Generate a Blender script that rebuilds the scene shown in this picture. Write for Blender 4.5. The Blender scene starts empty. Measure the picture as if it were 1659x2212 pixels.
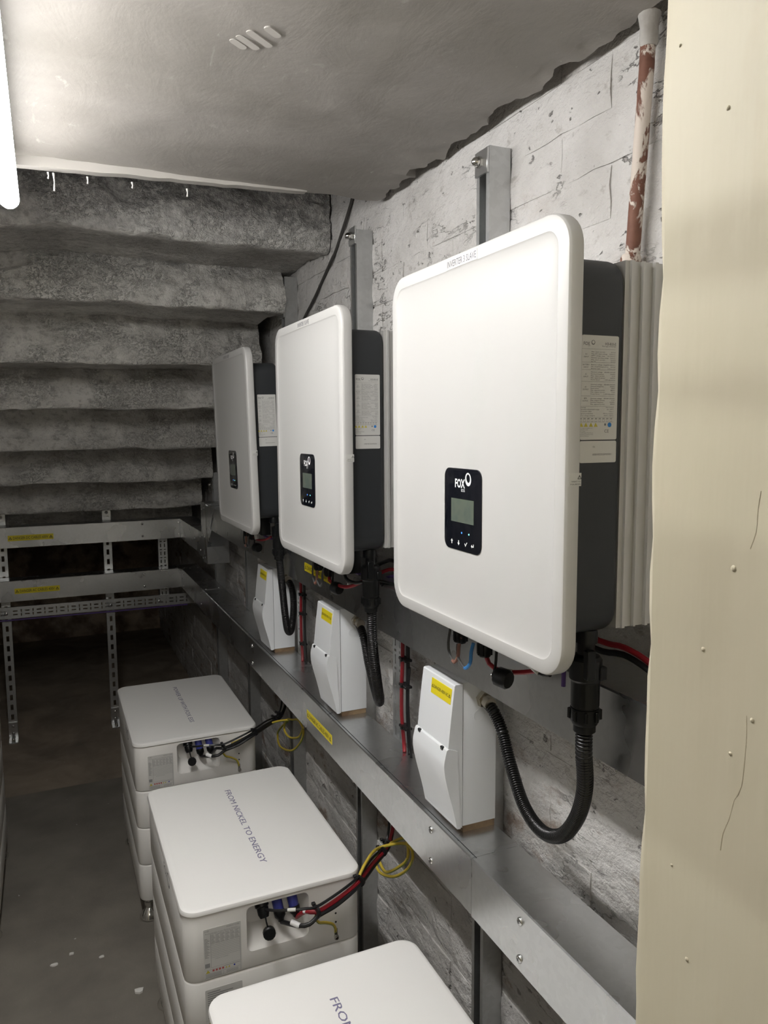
import bpy, bmesh, math, random
from mathutils import Vector, Matrix, noise

# ------------------------------------------------------------------ camera, world, light, exposure
sc = bpy.context.scene
ZF = 1.54                                   # camera height above the floor; geometry below is written relative to the lens height
cam_d = bpy.data.cameras.new('camera'); cam = bpy.data.objects.new('camera', cam_d)
sc.collection.objects.link(cam); sc.camera = cam
cam_d.sensor_fit = 'HORIZONTAL'; cam_d.sensor_width = 36.0
cam_d.lens = 1648.0 / 1659.0 * 36.0; cam_d.clip_start = 0.02
def cam_matrix(yaw, pit, rol):
    fw = Vector((math.sin(yaw)*math.cos(pit), math.cos(yaw)*math.cos(pit), -math.sin(pit)))
    r = Vector((math.cos(yaw), -math.sin(yaw), 0)); dn = fw.cross(r)
    c, s = math.cos(rol), math.sin(rol)
    rx = r*c + dn*s; dx = -r*s + dn*c
    return Matrix(((rx.x, -dx.x, -fw.x, 0), (rx.y, -dx.y, -fw.y, 0), (rx.z, -dx.z, -fw.z, ZF), (0, 0, 0, 1)))
cam.matrix_world = cam_matrix(.4171, .1089, .0065)

w = bpy.data.worlds.new('world'); sc.world = w; w.use_nodes = True
w.node_tree.nodes['Background'].inputs[0].default_value = (1, .97, .92, 1)
w.node_tree.nodes['Background'].inputs[1].default_value = .05
def area(name, loc, rot, size, size_y, power, col):
    d = bpy.data.lights.new(name, 'AREA'); d.shape = 'RECTANGLE'; d.size = size; d.size_y = size_y
    d.energy = power; d.color = col
    o = bpy.data.objects.new(name, d); sc.collection.objects.link(o)
    o.location = (loc[0], loc[1], loc[2] + ZF); o.rotation_euler = rot
    return o
area('corridor_fill_light', (-.15, -.75, .50), (0, 0, 0), .3, .9, 5.4, (1, .93, .84))   # unseen fill lamp added behind the doorway
TUBE_UP, TUBE_SIDE, TUBE_DOWN = 30.0, 15.0, 120.0            # an LED tube: its diffuser glows mostly downwards
vs = sc.view_settings; vs.view_transform = 'Standard'; vs.look = 'None'; vs.exposure = 0.20; vs.gamma = 1.0
vs.use_curve_mapping = False

# ------------------------------------------------------------------ helpers
rnd = random.Random(7)
class MB:
    def __init__(s): s.v = []; s.f = []
    def add(s, v, f):
        b = len(s.v); s.v += [tuple(p) for p in v]; s.f += [tuple(i + b for i in q) for q in f]; return s
    def box(s, x0, x1, y0, y1, z0, z1, bev=0, seg=2):
        if bev <= 0:
            return s.add([(x0,y0,z0),(x1,y0,z0),(x1,y1,z0),(x0,y1,z0),(x0,y0,z1),(x1,y0,z1),(x1,y1,z1),(x0,y1,z1)],
                         [(0,3,2,1),(4,5,6,7),(0,1,5,4),(1,2,6,5),(2,3,7,6),(3,0,4,7)])
        bm = bmesh.new(); bmesh.ops.create_cube(bm, size=1)
        for v in bm.verts:
            v.co = ((x0+x1)/2 + v.co.x*(x1-x0), (y0+y1)/2 + v.co.y*(y1-y0), (z0+z1)/2 + v.co.z*(z1-z0))
        bmesh.ops.bevel(bm, geom=bm.edges[:], offset=bev, segments=seg, profile=.5, affect='EDGES')
        bm.verts.index_update()
        s.add([v.co[:] for v in bm.verts], [[v.index for v in f.verts] for f in bm.faces]); bm.free(); return s
    def loft(s, loops, cap0=True, cap1=True, closed=True):
        n = len(loops[0]); v = [p for l in loops for p in l]; f = []
        m = n if closed else n - 1
        for i in range(len(loops)-1):
            for j in range(m):
                k = (j+1) % n
                f.append((i*n+j, i*n+k, (i+1)*n+k, (i+1)*n+j))
        if cap0: f.append(tuple(range(n-1, -1, -1)))
        if cap1: f.append(tuple((len(loops)-1)*n + j for j in range(n)))
        return s.add(v, f)
    def tube(s, pts, r, n=8, caps=True):
        P = [Vector(p) for p in pts]; R = r if isinstance(r, (list, tuple)) else [r]*len(P)
        T = []
        for i in range(len(P)):
            t = (P[min(i+1, len(P)-1)] - P[max(i-1, 0)]); T.append(t.normalized() if t.length > 1e-9 else Vector((0,0,1)))
        a = T[0].orthogonal().normalized(); loops = []
        for i in range(len(P)):
            a = (a - T[i]*a.dot(T[i])); a = a.normalized() if a.length > 1e-6 else T[i].orthogonal().normalized()
            b = T[i].cross(a)
            loops.append([tuple(P[i] + (a*math.cos(2*math.pi*j/n) + b*math.sin(2*math.pi*j/n))*R[i]) for j in range(n)])
        return s.loft(loops, caps, caps)
    def lathe(s, prof, o, axis=(0,0,1), n=20):
        ax = Vector(axis).normalized(); a = ax.orthogonal().normalized(); b = ax.cross(a); O = Vector(o); loops = []
        for r, h in prof:
            loops.append([tuple(O + ax*h + (a*math.cos(2*math.pi*j/n) + b*math.sin(2*math.pi*j/n))*max(r, 1e-5)) for j in range(n)])
        return s.loft(loops)
    def prism(s, poly, axis, a0, a1):
        return s.loft([[AX(axis, a0, p) for p in poly], [AX(axis, a1, p) for p in poly]])
    def slab(s, axis, a0, a1, cx, cy, ww, hh, r, edge=0, n=6, e0=True, e1=True):
        # rounded-corner slab along an axis with filleted end edges
        L = []
        def loop(a, ins): L.append([AX(axis, a, p) for p in rr(cx, cy, ww-2*ins, hh-2*ins, max(r-ins, .0005), n)])
        sg = 1 if a1 > a0 else -1
        if edge and e0:
            for k in range(4):
                t = k/3*math.pi/2; loop(a0 + sg*edge*(1-math.sin(t)) if False else a0 + sg*edge*(1-math.cos(t)), edge*(1-math.sin(t)))
        else: loop(a0, 0)
        if edge and e1:
            for k in range(3, -1, -1):
                t = k/3*math.pi/2; loop(a1 - sg*edge*(1-math.cos(t)), edge*(1-math.sin(t)))
        else: loop(a1, 0)
        return s.loft(L)
def AX(axis, a, p):
    return (a, p[0], p[1]) if axis == 'x' else ((p[0], a, p[1]) if axis == 'y' else (p[0], p[1], a))
def rr(cx, cy, ww, hh, r, n=6):
    pts = []
    for qx, qy, t0 in ((1,1,0),(-1,1,90),(-1,-1,180),(1,-1,270)):
        for k in range(n+1):
            t = math.radians(t0 + 90*k/n)
            pts.append((cx + qx*(ww/2-r) + r*math.cos(t), cy + qy*(hh/2-r) + r*math.sin(t)))
    return pts
def spline(pts, step=.012):
    P = [Vector(p) for p in pts]; P = [P[0]*2-P[1]] + P + [P[-1]*2-P[-2]]; out = []
    for i in range(1, len(P)-2):
        a, b, c, d = P[i-1:i+3]; m = max(2, int((c-b).length/step))
        for k in range(m):
            t = k/m
            out.append(.5*((2*b) + (c-a)*t + (2*a-5*b+4*c-d)*t*t + (3*b-a-3*c+d)*t**3))
    out.append(P[-2].copy()); return out

ORG = {}
def finish(me, smooth=38):
    bm = bmesh.new(); bm.from_mesh(me); bmesh.ops.remove_doubles(bm, verts=bm.verts, dist=1e-6)
    bmesh.ops.recalc_face_normals(bm, faces=bm.faces); bm.to_mesh(me); bm.free()
    if smooth:
        for p in me.polygons: p.use_smooth = True
        me.set_sharp_from_angle(angle=math.radians(smooth))
def tag(o, label=None, cat=None, group=None, kind=None):
    if label: o['label'] = label
    if cat: o['category'] = cat
    if group: o['group'] = group
    if kind: o['kind'] = kind
    return o
def obj(name, mb, mat, parent=None, smooth=38, clean=True):
    """mb in lens-relative absolute coordinates -> one mesh object"""
    if parent is None:
        xs, ys, zs = zip(*mb.v); og = ((min(xs)+max(xs))/2, (min(ys)+max(ys))/2, min(zs))
    else: og = ORG[parent.name]
    me = bpy.data.meshes.new(name)
    me.from_pydata([(x-og[0], y-og[1], z-og[2]) for x, y, z in mb.v], [], mb.f)
    if clean: finish(me, smooth)
    else: me.update()
    me.materials.append(mat)
    o = bpy.data.objects.new(name, me); sc.collection.objects.link(o)
    if parent is None: o.location = (og[0], og[1], og[2] + ZF)
    else: o.parent = parent
    ORG[o.name] = og
    return o
def thing(name, loc, label, cat, group=None, kind=None):
    o = bpy.data.objects.new(name, None); sc.collection.objects.link(o); o.empty_display_size = .05
    o.location = (loc[0], loc[1], loc[2] + ZF); ORG[o.name] = tuple(loc)
    return tag(o, label, cat, group, kind)
def copy_tree(o, d=(0,0,0), parent=None, skip=()):
    c = o.copy(); sc.collection.objects.link(c); c.parent = parent
    g = ORG[o.name]
    ORG[c.name] = (g[0]+d[0], g[1]+d[1], g[2]+d[2])
    if parent is None: c.location = (o.location[0]+d[0], o.location[1]+d[1], o.location[2]+d[2])
    for ch in list(o.children):
        if ch.name.split('.')[0] in skip: continue
        copy_tree(ch, d, c, skip)
    return c

# lettering (built from Blender's own font, flat print as thin geometry)
_tc = {}
def text_mesh(s, bold=0):
    key = (s, bold)
    if key not in _tc:
        cu = bpy.data.curves.new('t', 'FONT'); cu.body = s; cu.offset = bold; cu.size = 1; cu.resolution_u = 2
        o = bpy.data.objects.new('t', cu); me = bpy.data.meshes.new_from_object(o)
        v = [tuple(p.co) for p in me.vertices]; f = [tuple(p.vertices) for p in me.polygons]
        bpy.data.objects.remove(o); bpy.data.curves.remove(cu); bpy.data.meshes.remove(me)
        x0 = min(p[0] for p in v); x1 = max(p[0] for p in v)
        _tc[key] = ([(p[0]-x0, p[1]) for p in v], f, x1-x0)
    return _tc[key]
def text(mb, s, o, u, v, h, ww=None, al='L', bold=0):
    """capital height h, optional overall width ww, o = anchor on the baseline"""
    P, F, L = text_mesh(s, bold); k = h/.69; kx = (ww/L) if ww else k
    off = {'L': 0, 'C': -L*kx/2, 'R': -L*kx}[al]
    O = Vector(o); U = Vector(u); V = Vector(v)
    mb.add([tuple(O + U*(p[0]*kx+off) + V*(p[1]*k)) for p in P], F)
def flat(mb, o, u, v, pts):
    O = Vector(o); U = Vector(u); V = Vector(v)
    mb.add([tuple(O + U*a + V*b) for a, b in pts], [tuple(range(len(pts)))])
def frect(mb, o, u, v, a0, a1, b0, b1): flat(mb, o, u, v, [(a0,b0),(a1,b0),(a1,b1),(a0,b1)])
def ftri(mb, o, u, v, cx, b, h):
    # warning triangle drawn as an outline with an exclamation mark
    t = h*.13; A = [(cx-h*.58,b),(cx+h*.58,b),(cx,b+h)]; B = [(cx-h*.58+t*1.9,b+t),(cx+h*.58-t*1.9,b+t),(cx,b+h-t*2.1)]
    for i in range(3):
        j = (i+1) % 3; flat(mb, o, u, v, [A[i], A[j], B[j], B[i]])
    frect(mb, o, u, v, cx-h*.05, cx+h*.05, b+h*.36, b+h*.66); frect(mb, o, u, v, cx-h*.05, cx+h*.05, b+h*.2, b+h*.3)
def fring(mb, o, u, v, cx, cy, rx, ry, thin, thick, tilt, n=28):
    # the loop of the logo: a ring, thicker towards its lower left
    for i in range(n):
        q = []
        for k, outer in ((i,1),(i+1,1),(i+1,0),(i,0)):
            t = 2*math.pi*k/n; wd = thin + (thick-thin)*(.5-.5*math.cos(t-math.radians(60)))
            a = (rx if outer else rx-wd)*math.cos(t); b = (ry if outer else ry-wd)*math.sin(t)
            c, s = math.cos(tilt), math.sin(tilt); q.append((cx+a*c-b*s, cy+a*s+b*c))
        flat(mb, o, u, v, q)

# ------------------------------------------------------------------ materials (all procedural)
def mat(name, col, rough=.5, metal=0.0, var=None, bump=None, coat=0, emit=None, spec=.5):
    m = bpy.data.materials.new(name); m.use_nodes = True; nt = m.node_tree; b = nt.nodes['Principled BSDF']
    b.inputs['Base Color'].default_value = (*col, 1); b.inputs['Roughness'].default_value = rough
    b.inputs['Metallic'].default_value = metal; b.inputs['Specular IOR Level'].default_value = spec
    if coat: b.inputs['Coat Weight'].default_value = coat; b.inputs['Coat Roughness'].default_value = .06
    if emit: b.inputs['Emission Color'].default_value = (*emit[0], 1); b.inputs['Emission Strength'].default_value = emit[1]
    geo = nt.nodes.new('ShaderNodeNewGeometry')
    if var:
        sca, col2, lo, hi = var; nz = nt.nodes.new('ShaderNodeTexNoise'); nz.inputs['Scale'].default_value = sca; nz.inputs['Detail'].default_value = 4
        nt.links.new(geo.outputs['Position'], nz.inputs['Vector'])
        mr = nt.nodes.new('ShaderNodeMapRange'); mr.inputs[1].default_value = lo; mr.inputs[2].default_value = hi
        nt.links.new(nz.outputs['Fac'], mr.inputs[0])
        mx = nt.nodes.new('ShaderNodeMix'); mx.data_type = 'RGBA'; mx.inputs[6].default_value = (*col, 1); mx.inputs[7].default_value = (*col2, 1)
        nt.links.new(mr.outputs[0], mx.inputs[0]); nt.links.new(mx.outputs[2], b.inputs['Base Color'])
    if bump:
        sca, st, dist = bump; nz = nt.nodes.new('ShaderNodeTexNoise'); nz.inputs['Scale'].default_value = sca; nz.inputs['Detail'].default_value = 3
        nt.links.new(geo.outputs['Position'], nz.inputs['Vector'])
        bp = nt.nodes.new('ShaderNodeBump'); bp.inputs['Strength'].default_value = st; bp.inputs['Distance'].default_value = dist
        nt.links.new(nz.outputs['Fac'], bp.inputs['Height']); nt.links.new(bp.outputs[0], b.inputs['Normal'])
    return m
class NT:
    """small node-graph writer for the layered wall, stone, ceiling and floor surfaces"""
    def __init__(s, name, rough=.8):
        s.m = bpy.data.materials.new(name); s.m.use_nodes = True; s.t = s.m.node_tree; s.b = s.t.nodes['Principled BSDF']
        s.b.inputs['Roughness'].default_value = rough; s.b.inputs['Specular IOR Level'].default_value = .25
        s.geo = s.t.nodes.new('ShaderNodeNewGeometry').outputs['Position']
    def n(s, t): return s.t.nodes.new(t)
    def l(s, a, b): s.t.links.new(a, b)
    def stretch(s, sx, sy, sz):
        k = s.n('ShaderNodeVectorMath'); k.operation = 'MULTIPLY'; k.inputs[1].default_value = (sx, sy, sz); s.l(s.geo, k.inputs[0]); return k.outputs[0]
    def noise(s, scale, detail=4, rough=.55, vec=None, dist=0):
        k = s.n('ShaderNodeTexNoise'); k.inputs['Scale'].default_value = scale; k.inputs['Detail'].default_value = detail
        k.inputs['Roughness'].default_value = rough; k.inputs['Distortion'].default_value = dist; s.l(vec or s.geo, k.inputs['Vector']); return k.outputs['Fac']
    def voro(s, scale, feat='F1', vec=None):
        k = s.n('ShaderNodeTexVoronoi'); k.feature = feat; k.inputs['Scale'].default_value = scale; s.l(vec or s.geo, k.inputs['Vector']); return k.outputs['Distance']
    def rng(s, f, a, b, c=0., d=1.):
        k = s.n('ShaderNodeMapRange'); s.l(f, k.inputs[0])
        for i, x in enumerate((a, b, c, d)): k.inputs[i+1].default_value = x
        return k.outputs[0]
    def mul(s, a, b):
        k = s.n('ShaderNodeMath'); k.operation = 'MULTIPLY'
        for i, x in enumerate((a, b)):
            if isinstance(x, (int, float)): k.inputs[i].default_value = x
            else: s.l(x, k.inputs[i])
        return k.outputs[0]
    def plus(s, a, b):
        k = s.n('ShaderNodeMath'); k.operation = 'ADD'
        for i, x in enumerate((a, b)):
            if isinstance(x, (int, float)): k.inputs[i].default_value = x
            else: s.l(x, k.inputs[i])
        return k.outputs[0]
    def axis(s, i):
        k = s.n('ShaderNodeSeparateXYZ'); s.l(s.geo, k.inputs[0]); return k.outputs[i]
    def mix(s, f, a, b):
        k = s.n('ShaderNodeMix'); k.data_type = 'RGBA'
        if isinstance(f, (int, float)): k.inputs[0].default_value = f
        else: s.l(f, k.inputs[0])
        for i, x in ((6, a), (7, b)):
            if isinstance(x, tuple): k.inputs[i].default_value = (*x, 1)
            else: s.l(x, k.inputs[i])
        return k.outputs[2]
    def bump(s, h, st, dist, prev=None):
        k = s.n('ShaderNodeBump'); k.inputs['Strength'].default_value = st; k.inputs['Distance'].default_value = dist; s.l(h, k.inputs['Height'])
        if prev: s.l(prev, k.inputs['Normal'])
        return k.outputs[0]
    def done(s, col, nor=None, rough=None):
        s.l(col, s.b.inputs['Base Color'])
        if nor: s.l(nor, s.b.inputs['Normal'])
        if rough: s.l(rough, s.b.inputs['Roughness'])
        return s.m

def painted_brick():
    g = NT('painted_brick', .75)
    col = g.mix(g.rng(g.noise(7, 5), .35, .7), (.66, .645, .63), (.52, .505, .485))
    col = g.mix(g.rng(g.noise(26, 6, .65, g.stretch(1, 1, 1.6), .1), .60, .70, 0, .55), col, (.30, .275, .25))        # grime
    lowz = g.rng(g.axis(2), 1.25, .75)                                                                                  # wear grows towards the damp foot of the wall
    st = g.rng(g.noise(6, 6, .68, g.stretch(1, .9, 1.7), .2), .57, .66)
    col = g.mix(g.mul(st, g.rng(lowz, 0, 1, .12, .8)), col, (.24, .15, .095))                                          # rusty bare brick
    col = g.mix(g.rng(g.noise(75, 4, .6), .70, .76, 0, .8), col, (.12, .105, .095))                                    # pits
    cr = g.noise(9, 6, .62, g.stretch(1, .7, 2.0), .25)                                                                # ragged ledges and hairline cracks along the courses
    k = g.n('ShaderNodeMath'); k.operation = 'ABSOLUTE'; g.l(g.plus(cr, -.5), k.inputs[0]); crack = g.rng(k.outputs[0], .0, .010, 1, 0)
    crack = g.mul(crack, g.rng(g.noise(5, 3), .50, .64))
    col = g.mix(g.mul(crack, .6), col, (.20, .18, .165))
    pit = g.rng(g.noise(38, 3, .6, g.stretch(1, .8, 1.3), .2), .665, .715)
    col = g.mix(g.mul(pit, .6), col, (.17, .15, .14))
    h = g.plus(g.mul(g.noise(60, 6, .6), .6), g.mul(g.noise(20, 5, .62, g.stretch(1, .85, 1.3), .1), 1.8))
    h = g.plus(g.plus(h, g.mul(crack, -.7)), g.mul(pit, -1.0))
    return g.done(col, g.bump(h, .9, .009))
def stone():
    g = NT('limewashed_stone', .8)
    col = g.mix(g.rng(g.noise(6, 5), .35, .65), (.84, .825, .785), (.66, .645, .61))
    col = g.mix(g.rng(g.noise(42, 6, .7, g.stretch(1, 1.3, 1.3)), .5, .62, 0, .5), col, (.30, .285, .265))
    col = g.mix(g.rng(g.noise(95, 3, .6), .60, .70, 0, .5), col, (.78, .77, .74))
    up = g.mul(g.rng(g.axis(2), ZF+.40, ZF+.60), g.rng(g.noise(60, 4, .6), .3, .6, .4, 1))                              # top course darker upwards, broken by noise
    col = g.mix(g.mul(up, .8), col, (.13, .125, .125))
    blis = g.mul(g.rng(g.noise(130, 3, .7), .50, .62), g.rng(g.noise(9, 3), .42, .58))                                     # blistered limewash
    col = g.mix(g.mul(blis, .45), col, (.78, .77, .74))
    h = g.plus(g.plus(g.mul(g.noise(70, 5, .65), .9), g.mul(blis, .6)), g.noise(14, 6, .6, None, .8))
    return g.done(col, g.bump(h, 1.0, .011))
def ceiling_mat():
    g = NT('trowelled_concrete', .55); g.b.inputs['Specular IOR Level'].default_value = .4
    col = g.mix(g.rng(g.noise(2.2, 5, .6, g.stretch(1, 1.8, 1), .4), .35, .68), (.335, .315, .29), (.255, .238, .215))
    col = g.mix(g.rng(g.noise(9, 6, .7, g.stretch(2.5, 1, 1), .7), .63, .74, 0, .5), col, (.56, .54, .52))             # scraped plaster patches
    col = g.mix(g.rng(g.noise(40, 4, .7), .69, .74, 0, .5), col, (.66, .65, .63))
    h = g.plus(g.mul(g.noise(45, 5, .6), .4), g.noise(7, 5, .6, g.stretch(2, 1, 1), .6))
    return g.done(col, g.bump(h, .28, .006))
def floor_mat():
    g = NT('concrete_floor', .72)
    far = g.rng(g.axis(1), 3.455, 3.465)                                                                                # the joint between screed and old slab
    a = g.mix(g.rng(g.noise(5, 5), .35, .7), (.235, .215, .185), (.165, .151, .130))
    b = g.mix(g.rng(g.noise(4, 6, .6, None, .6), .35, .7), (.40, .33, .255), (.22, .185, .15))
    col = g.mix(far, a, b)
    col = g.mix(g.rng(g.noise(120, 3, .6), .63, .72, 0, .3), col, (.28, .265, .24))
    col = g.mix(g.rng(g.noise(55, 2, .5), .755, .78, 0, .9), col, (.62, .6, .57))                                      # plaster specks
    h = g.plus(g.mul(g.noise(150, 3), .4), g.noise(12, 5))
    return g.done(col, g.bump(h, .35, .004))
def cream_plaster():
    g = NT('cream_painted_plaster', .5)
    col = g.mix(g.rng(g.noise(8, 4, .5, g.stretch(1, 1, .12)), .35, .7), (.585,.54,.415), (.53,.485,.36))
    col = g.mix(g.rng(g.noise(9, 5, .6, g.stretch(1, 1.5, .6)), .64, .74, 0, .35), col, (.50, .42, .28))
    h = g.plus(g.mul(g.noise(60, 3, .5, g.stretch(1, 1, .06)), .5), g.noise(22, 4, .5, g.stretch(1, 1, .5)))
    return g.done(col, g.bump(h, .35, .004))
def galv(name, base=(.66,.67,.675), rough=.27, spangle=.018):
    g = NT(name, rough); g.b.inputs['Metallic'].default_value = .97
    k = g.n('ShaderNodeTexVoronoi'); k.inputs['Scale'].default_value = 110; g.l(g.geo, k.inputs['Vector'])
    sep = g.n('ShaderNodeSeparateXYZ'); g.l(k.outputs['Color'], sep.inputs[0])
    d = tuple(c*(1-spangle*3) for c in base)
    col = g.mix(g.mul(sep.outputs[0], 1.0), base, d)
    col = g.mix(g.rng(g.noise(4, 3, .5), .4, .7, 0, .12), col, tuple(c*.75 for c in base))
    return g.done(col, g.bump(g.noise(30, 3), .04, .002), g.rng(g.noise(6, 3), .3, .7, rough-.03, rough+.06))
def rusty_pipe():
    g = NT('flaking_paint_on_rust', .65)
    f = g.rng(g.noise(38, 5, .6, g.stretch(1, 1, .55), .4), .49, .53)
    rust = g.mix(g.noise(60, 4), (.10, .04, .032), (.24, .12, .08))
    col = g.mix(f, rust, (.60, .53, .47))
    return g.done(col, g.bump(f, .6, .002))

def led_tube():
    m = mat('glowing_tube', (.9,.9,.9), .4, 0, None, None, 0, ((1,.985,.965), 1)); t = m.node_tree; b = t.nodes['Principled BSDF']
    g = t.nodes.new('ShaderNodeNewGeometry'); q = t.nodes.new('ShaderNodeSeparateXYZ'); r = t.nodes.new('ShaderNodeMapRange')
    t.links.new(g.outputs['Normal'], q.inputs[0]); t.links.new(q.outputs[2], r.inputs[0])
    for i, x in enumerate((0.0, -1.0, TUBE_SIDE, TUBE_DOWN)): r.inputs[i+1].default_value = x
    r2 = t.nodes.new('ShaderNodeMapRange'); t.links.new(q.outputs[2], r2.inputs[0]); ad = t.nodes.new('ShaderNodeMath')
    for i, x in enumerate((0.0, 1.0, 0.0, TUBE_UP-TUBE_SIDE)): r2.inputs[i+1].default_value = x
    t.links.new(r.outputs[0], ad.inputs[0]); t.links.new(r2.outputs[0], ad.inputs[1])
    t.links.new(ad.outputs[0], b.inputs['Emission Strength']); return m
M = dict(
    brick=painted_brick(), stone=stone(), ceil=ceiling_mat(), floor=floor_mat(), cream=cream_plaster(), pipe=rusty_pipe(),
    galv=galv('galvanised_sheet'), galv2=galv('galvanised_channel', (.62,.63,.63), .38, .03), zinc=mat('bright_zinc', (.72,.72,.72), .22, 1.0),
    chrome=mat('polished_steel', (.78,.77,.74), .12, 1.0),
    mortar=mat('old_mortar', (.47,.455,.43), .85, 0, (22, (.30,.28,.255), .4, .7), (45, .6, .006)),
    crackline=mat('crack_shadow_dirt', (.46,.41,.30), .9), dull=mat('dark_toned_masonry', (.30,.285,.265), .85, 0, (5, (.17,.16,.15), .4, .65), (30, .6, .01)),
    backwall=mat('bare_rubble_wall', (.52,.42,.32), .9, 0, (7, (.20,.14,.10), .42, .6), (25, .9, .02)),
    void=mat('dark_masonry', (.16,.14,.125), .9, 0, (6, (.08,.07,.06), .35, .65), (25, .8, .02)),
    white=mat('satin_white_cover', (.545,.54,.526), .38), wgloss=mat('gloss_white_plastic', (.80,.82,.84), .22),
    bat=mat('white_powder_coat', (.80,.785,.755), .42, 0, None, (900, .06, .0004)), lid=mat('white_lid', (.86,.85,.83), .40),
    char=mat('charcoal_plastic', (.023,.026,.029), .52, 0, None, (700, .12, .0005)), alu=mat('cast_aluminium', (.56,.555,.54), .45, .35),
    black=mat('black_plastic', (.005,.0055,.006), .34, 0, None, None, 0, None, .35), rubber=mat('black_conduit', (.007,.007,.0075), .27), gloss=mat('black_glass', (.006,.007,.011), .06, 0, None, None, .6),
    lcd=mat('lcd_screen', (.115,.135,.11), .15, 0, (40, (.09,.115,.10), .4, .6)),
    paper=mat('label_paper', (.60,.60,.57), .45), paper2=mat('label_silver', (.60,.595,.57), .45), sticker=mat('sticker_film', (.60,.59,.57), .4),
    yellow=mat('warning_yellow', (.80,.66,.02), .42), ink=mat('black_ink', (.02,.02,.022), .6), wink=mat('white_ink', (.85,.85,.85), .5),
    vink=mat('violet_ink', (.20,.19,.30), .5), midink=mat('fine_print', (.27,.27,.27), .5), gink=mat('grey_ink', (.16,.16,.165), .5), dink=mat('dark_grey_ink', (.10,.10,.13), .5),
    redink=mat('red_ink', (.45,.10,.10), .5), blueink=mat('blue_ink', (.03,.22,.62), .5), navyink=mat('navy_ink', (.03,.04,.35), .5), amber=mat('amber_ink', (.55,.47,.06), .5),
    red=mat('red_cable', (.30,.013,.022), .38), cblack=mat('black_cable', (.012,.012,.013), .35), earth=mat('earth_yellow', (.62,.47,.06), .4), green=mat('earth_green', (.20,.30,.06), .4),
    purple=mat('purple_cable', (.11,.06,.24), .4), blue=mat('blue_cable', (.04,.22,.55), .4), brown=mat('brown_cable', (.24,.11,.08), .45), grey=mat('grey_cable', (.07,.07,.07), .4),
    plug=mat('blue_plug', (.05,.06,.30), .35), wood=mat('plywood', (.26,.18,.10), .7, 0, (30, (.16,.10,.055), .4, .6)), brass=mat('nickel_gland', (.52,.48,.40), .25, 1.0),
    tube=led_tube(), batten=mat('white_batten', (.7,.69,.68), .5),
    flake=mat('plaster_flake', (.7,.69,.66), .8), wire=mat('dusty_black_cable', (.05,.047,.043), .7), smear=mat('smeared_plaster', (.44,.42,.39), .7), lime=mat('lime_deposit', (.75,.74,.71), .4),
    ledb=mat('blue_led', (.02,.05,.3), .3, 0, None, None, 0, ((.05,.25,1), 2.2)), ledc=mat('cyan_led', (.05,.4,.4), .3, 0, None, None, 0, ((.25,.95,.85), 2.0)),
)

# ------------------------------------------------------------------ structure
WX = .755                                    # face of the right-hand wall
S = lambda name, mb, m, smooth=38: tag(obj(name, mb, m, None, smooth), kind='structure')
S('floor', MB().box(-1.0, 1.2, -1.8, 6.4, -ZF-.12, -ZF), M['floor'])
wall_r = S('wall_right', MB().box(WX+.0035, WX+.25, -1.8, 6.3, -ZF, .80), M['brick'])
S('wall_left', MB().box(-1.0, -.80, -1.8, 6.3, -ZF, .80), M['dull'])  # out-of-view wall, toned dark to cut bounce light
S('wall_back', MB().box(-1.0, WX+.2, 6.06, 6.3, -ZF, .80), M['backwall'])
S('ceiling_2', MB().box(-1.0, WX+.25, -1.8, 6.3, .80, .9), M['void'])
# recess above the top step, between the slab and the stairs
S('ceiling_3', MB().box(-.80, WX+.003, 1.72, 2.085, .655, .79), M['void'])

def grid(mb, f, nu, nv):
    v = [f(i/nu, j/nv) for i in range(nu+1) for j in range(nv+1)]
    mb.add(v, [(i*(nv+1)+j, (i+1)*(nv+1)+j, (i+1)*(nv+1)+j+1, i*(nv+1)+j+1) for i in range(nu) for j in range(nv)])
def fbm(x, y, z, s, o=4): return noise.fractal(Vector((x*s, y*s, z*s)), 1.0, 2.0, o)
def make_ceiling():
    mb = MB(); nu, nv = 60, 320
    def edge(y): return WX - .004 - max(0, .014 + .012*fbm(3.1, y, 0, 5) + .012*fbm(5.1, y, 0, 24) + (.028 if .95 < y < 1.5 else 0)*max(0, fbm(9, y, 0, 7)+.35))
    def bot(u, v):
        y = -1.8 + v*3.49; x = -.80 + u*(edge(y)+.80)
        z = .525 + .004*fbm(x, y, 0, 3.0) + (.010*max(0, fbm(x, y, 5, 22)) if u > .97 else 0) + (.002*fbm(x,y,2,16))
        return (x, y + (.012*fbm(x, 7, 0, 9) if v == 1 else 0), z)
    grid(mb, bot, nu, nv)
    def rim(u, v): a = bot(1, v); return (a[0] + u*.012, a[1], a[2] + u*.19)
    def rim2(u, v): a = bot(u, 1); return (a[0], a[1] + v*.012, a[2] + v*.19)
    grid(mb, rim, 1, nv); grid(mb, rim2, nu, 1)
    grid(mb, lambda u, v: (-.80 + u*(WX-.01+.80), -1.8 + v*3.5, .72), 1, 1)
    return mb
ceil = S('ceiling', make_ceiling(), M['ceil'], 60)
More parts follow.
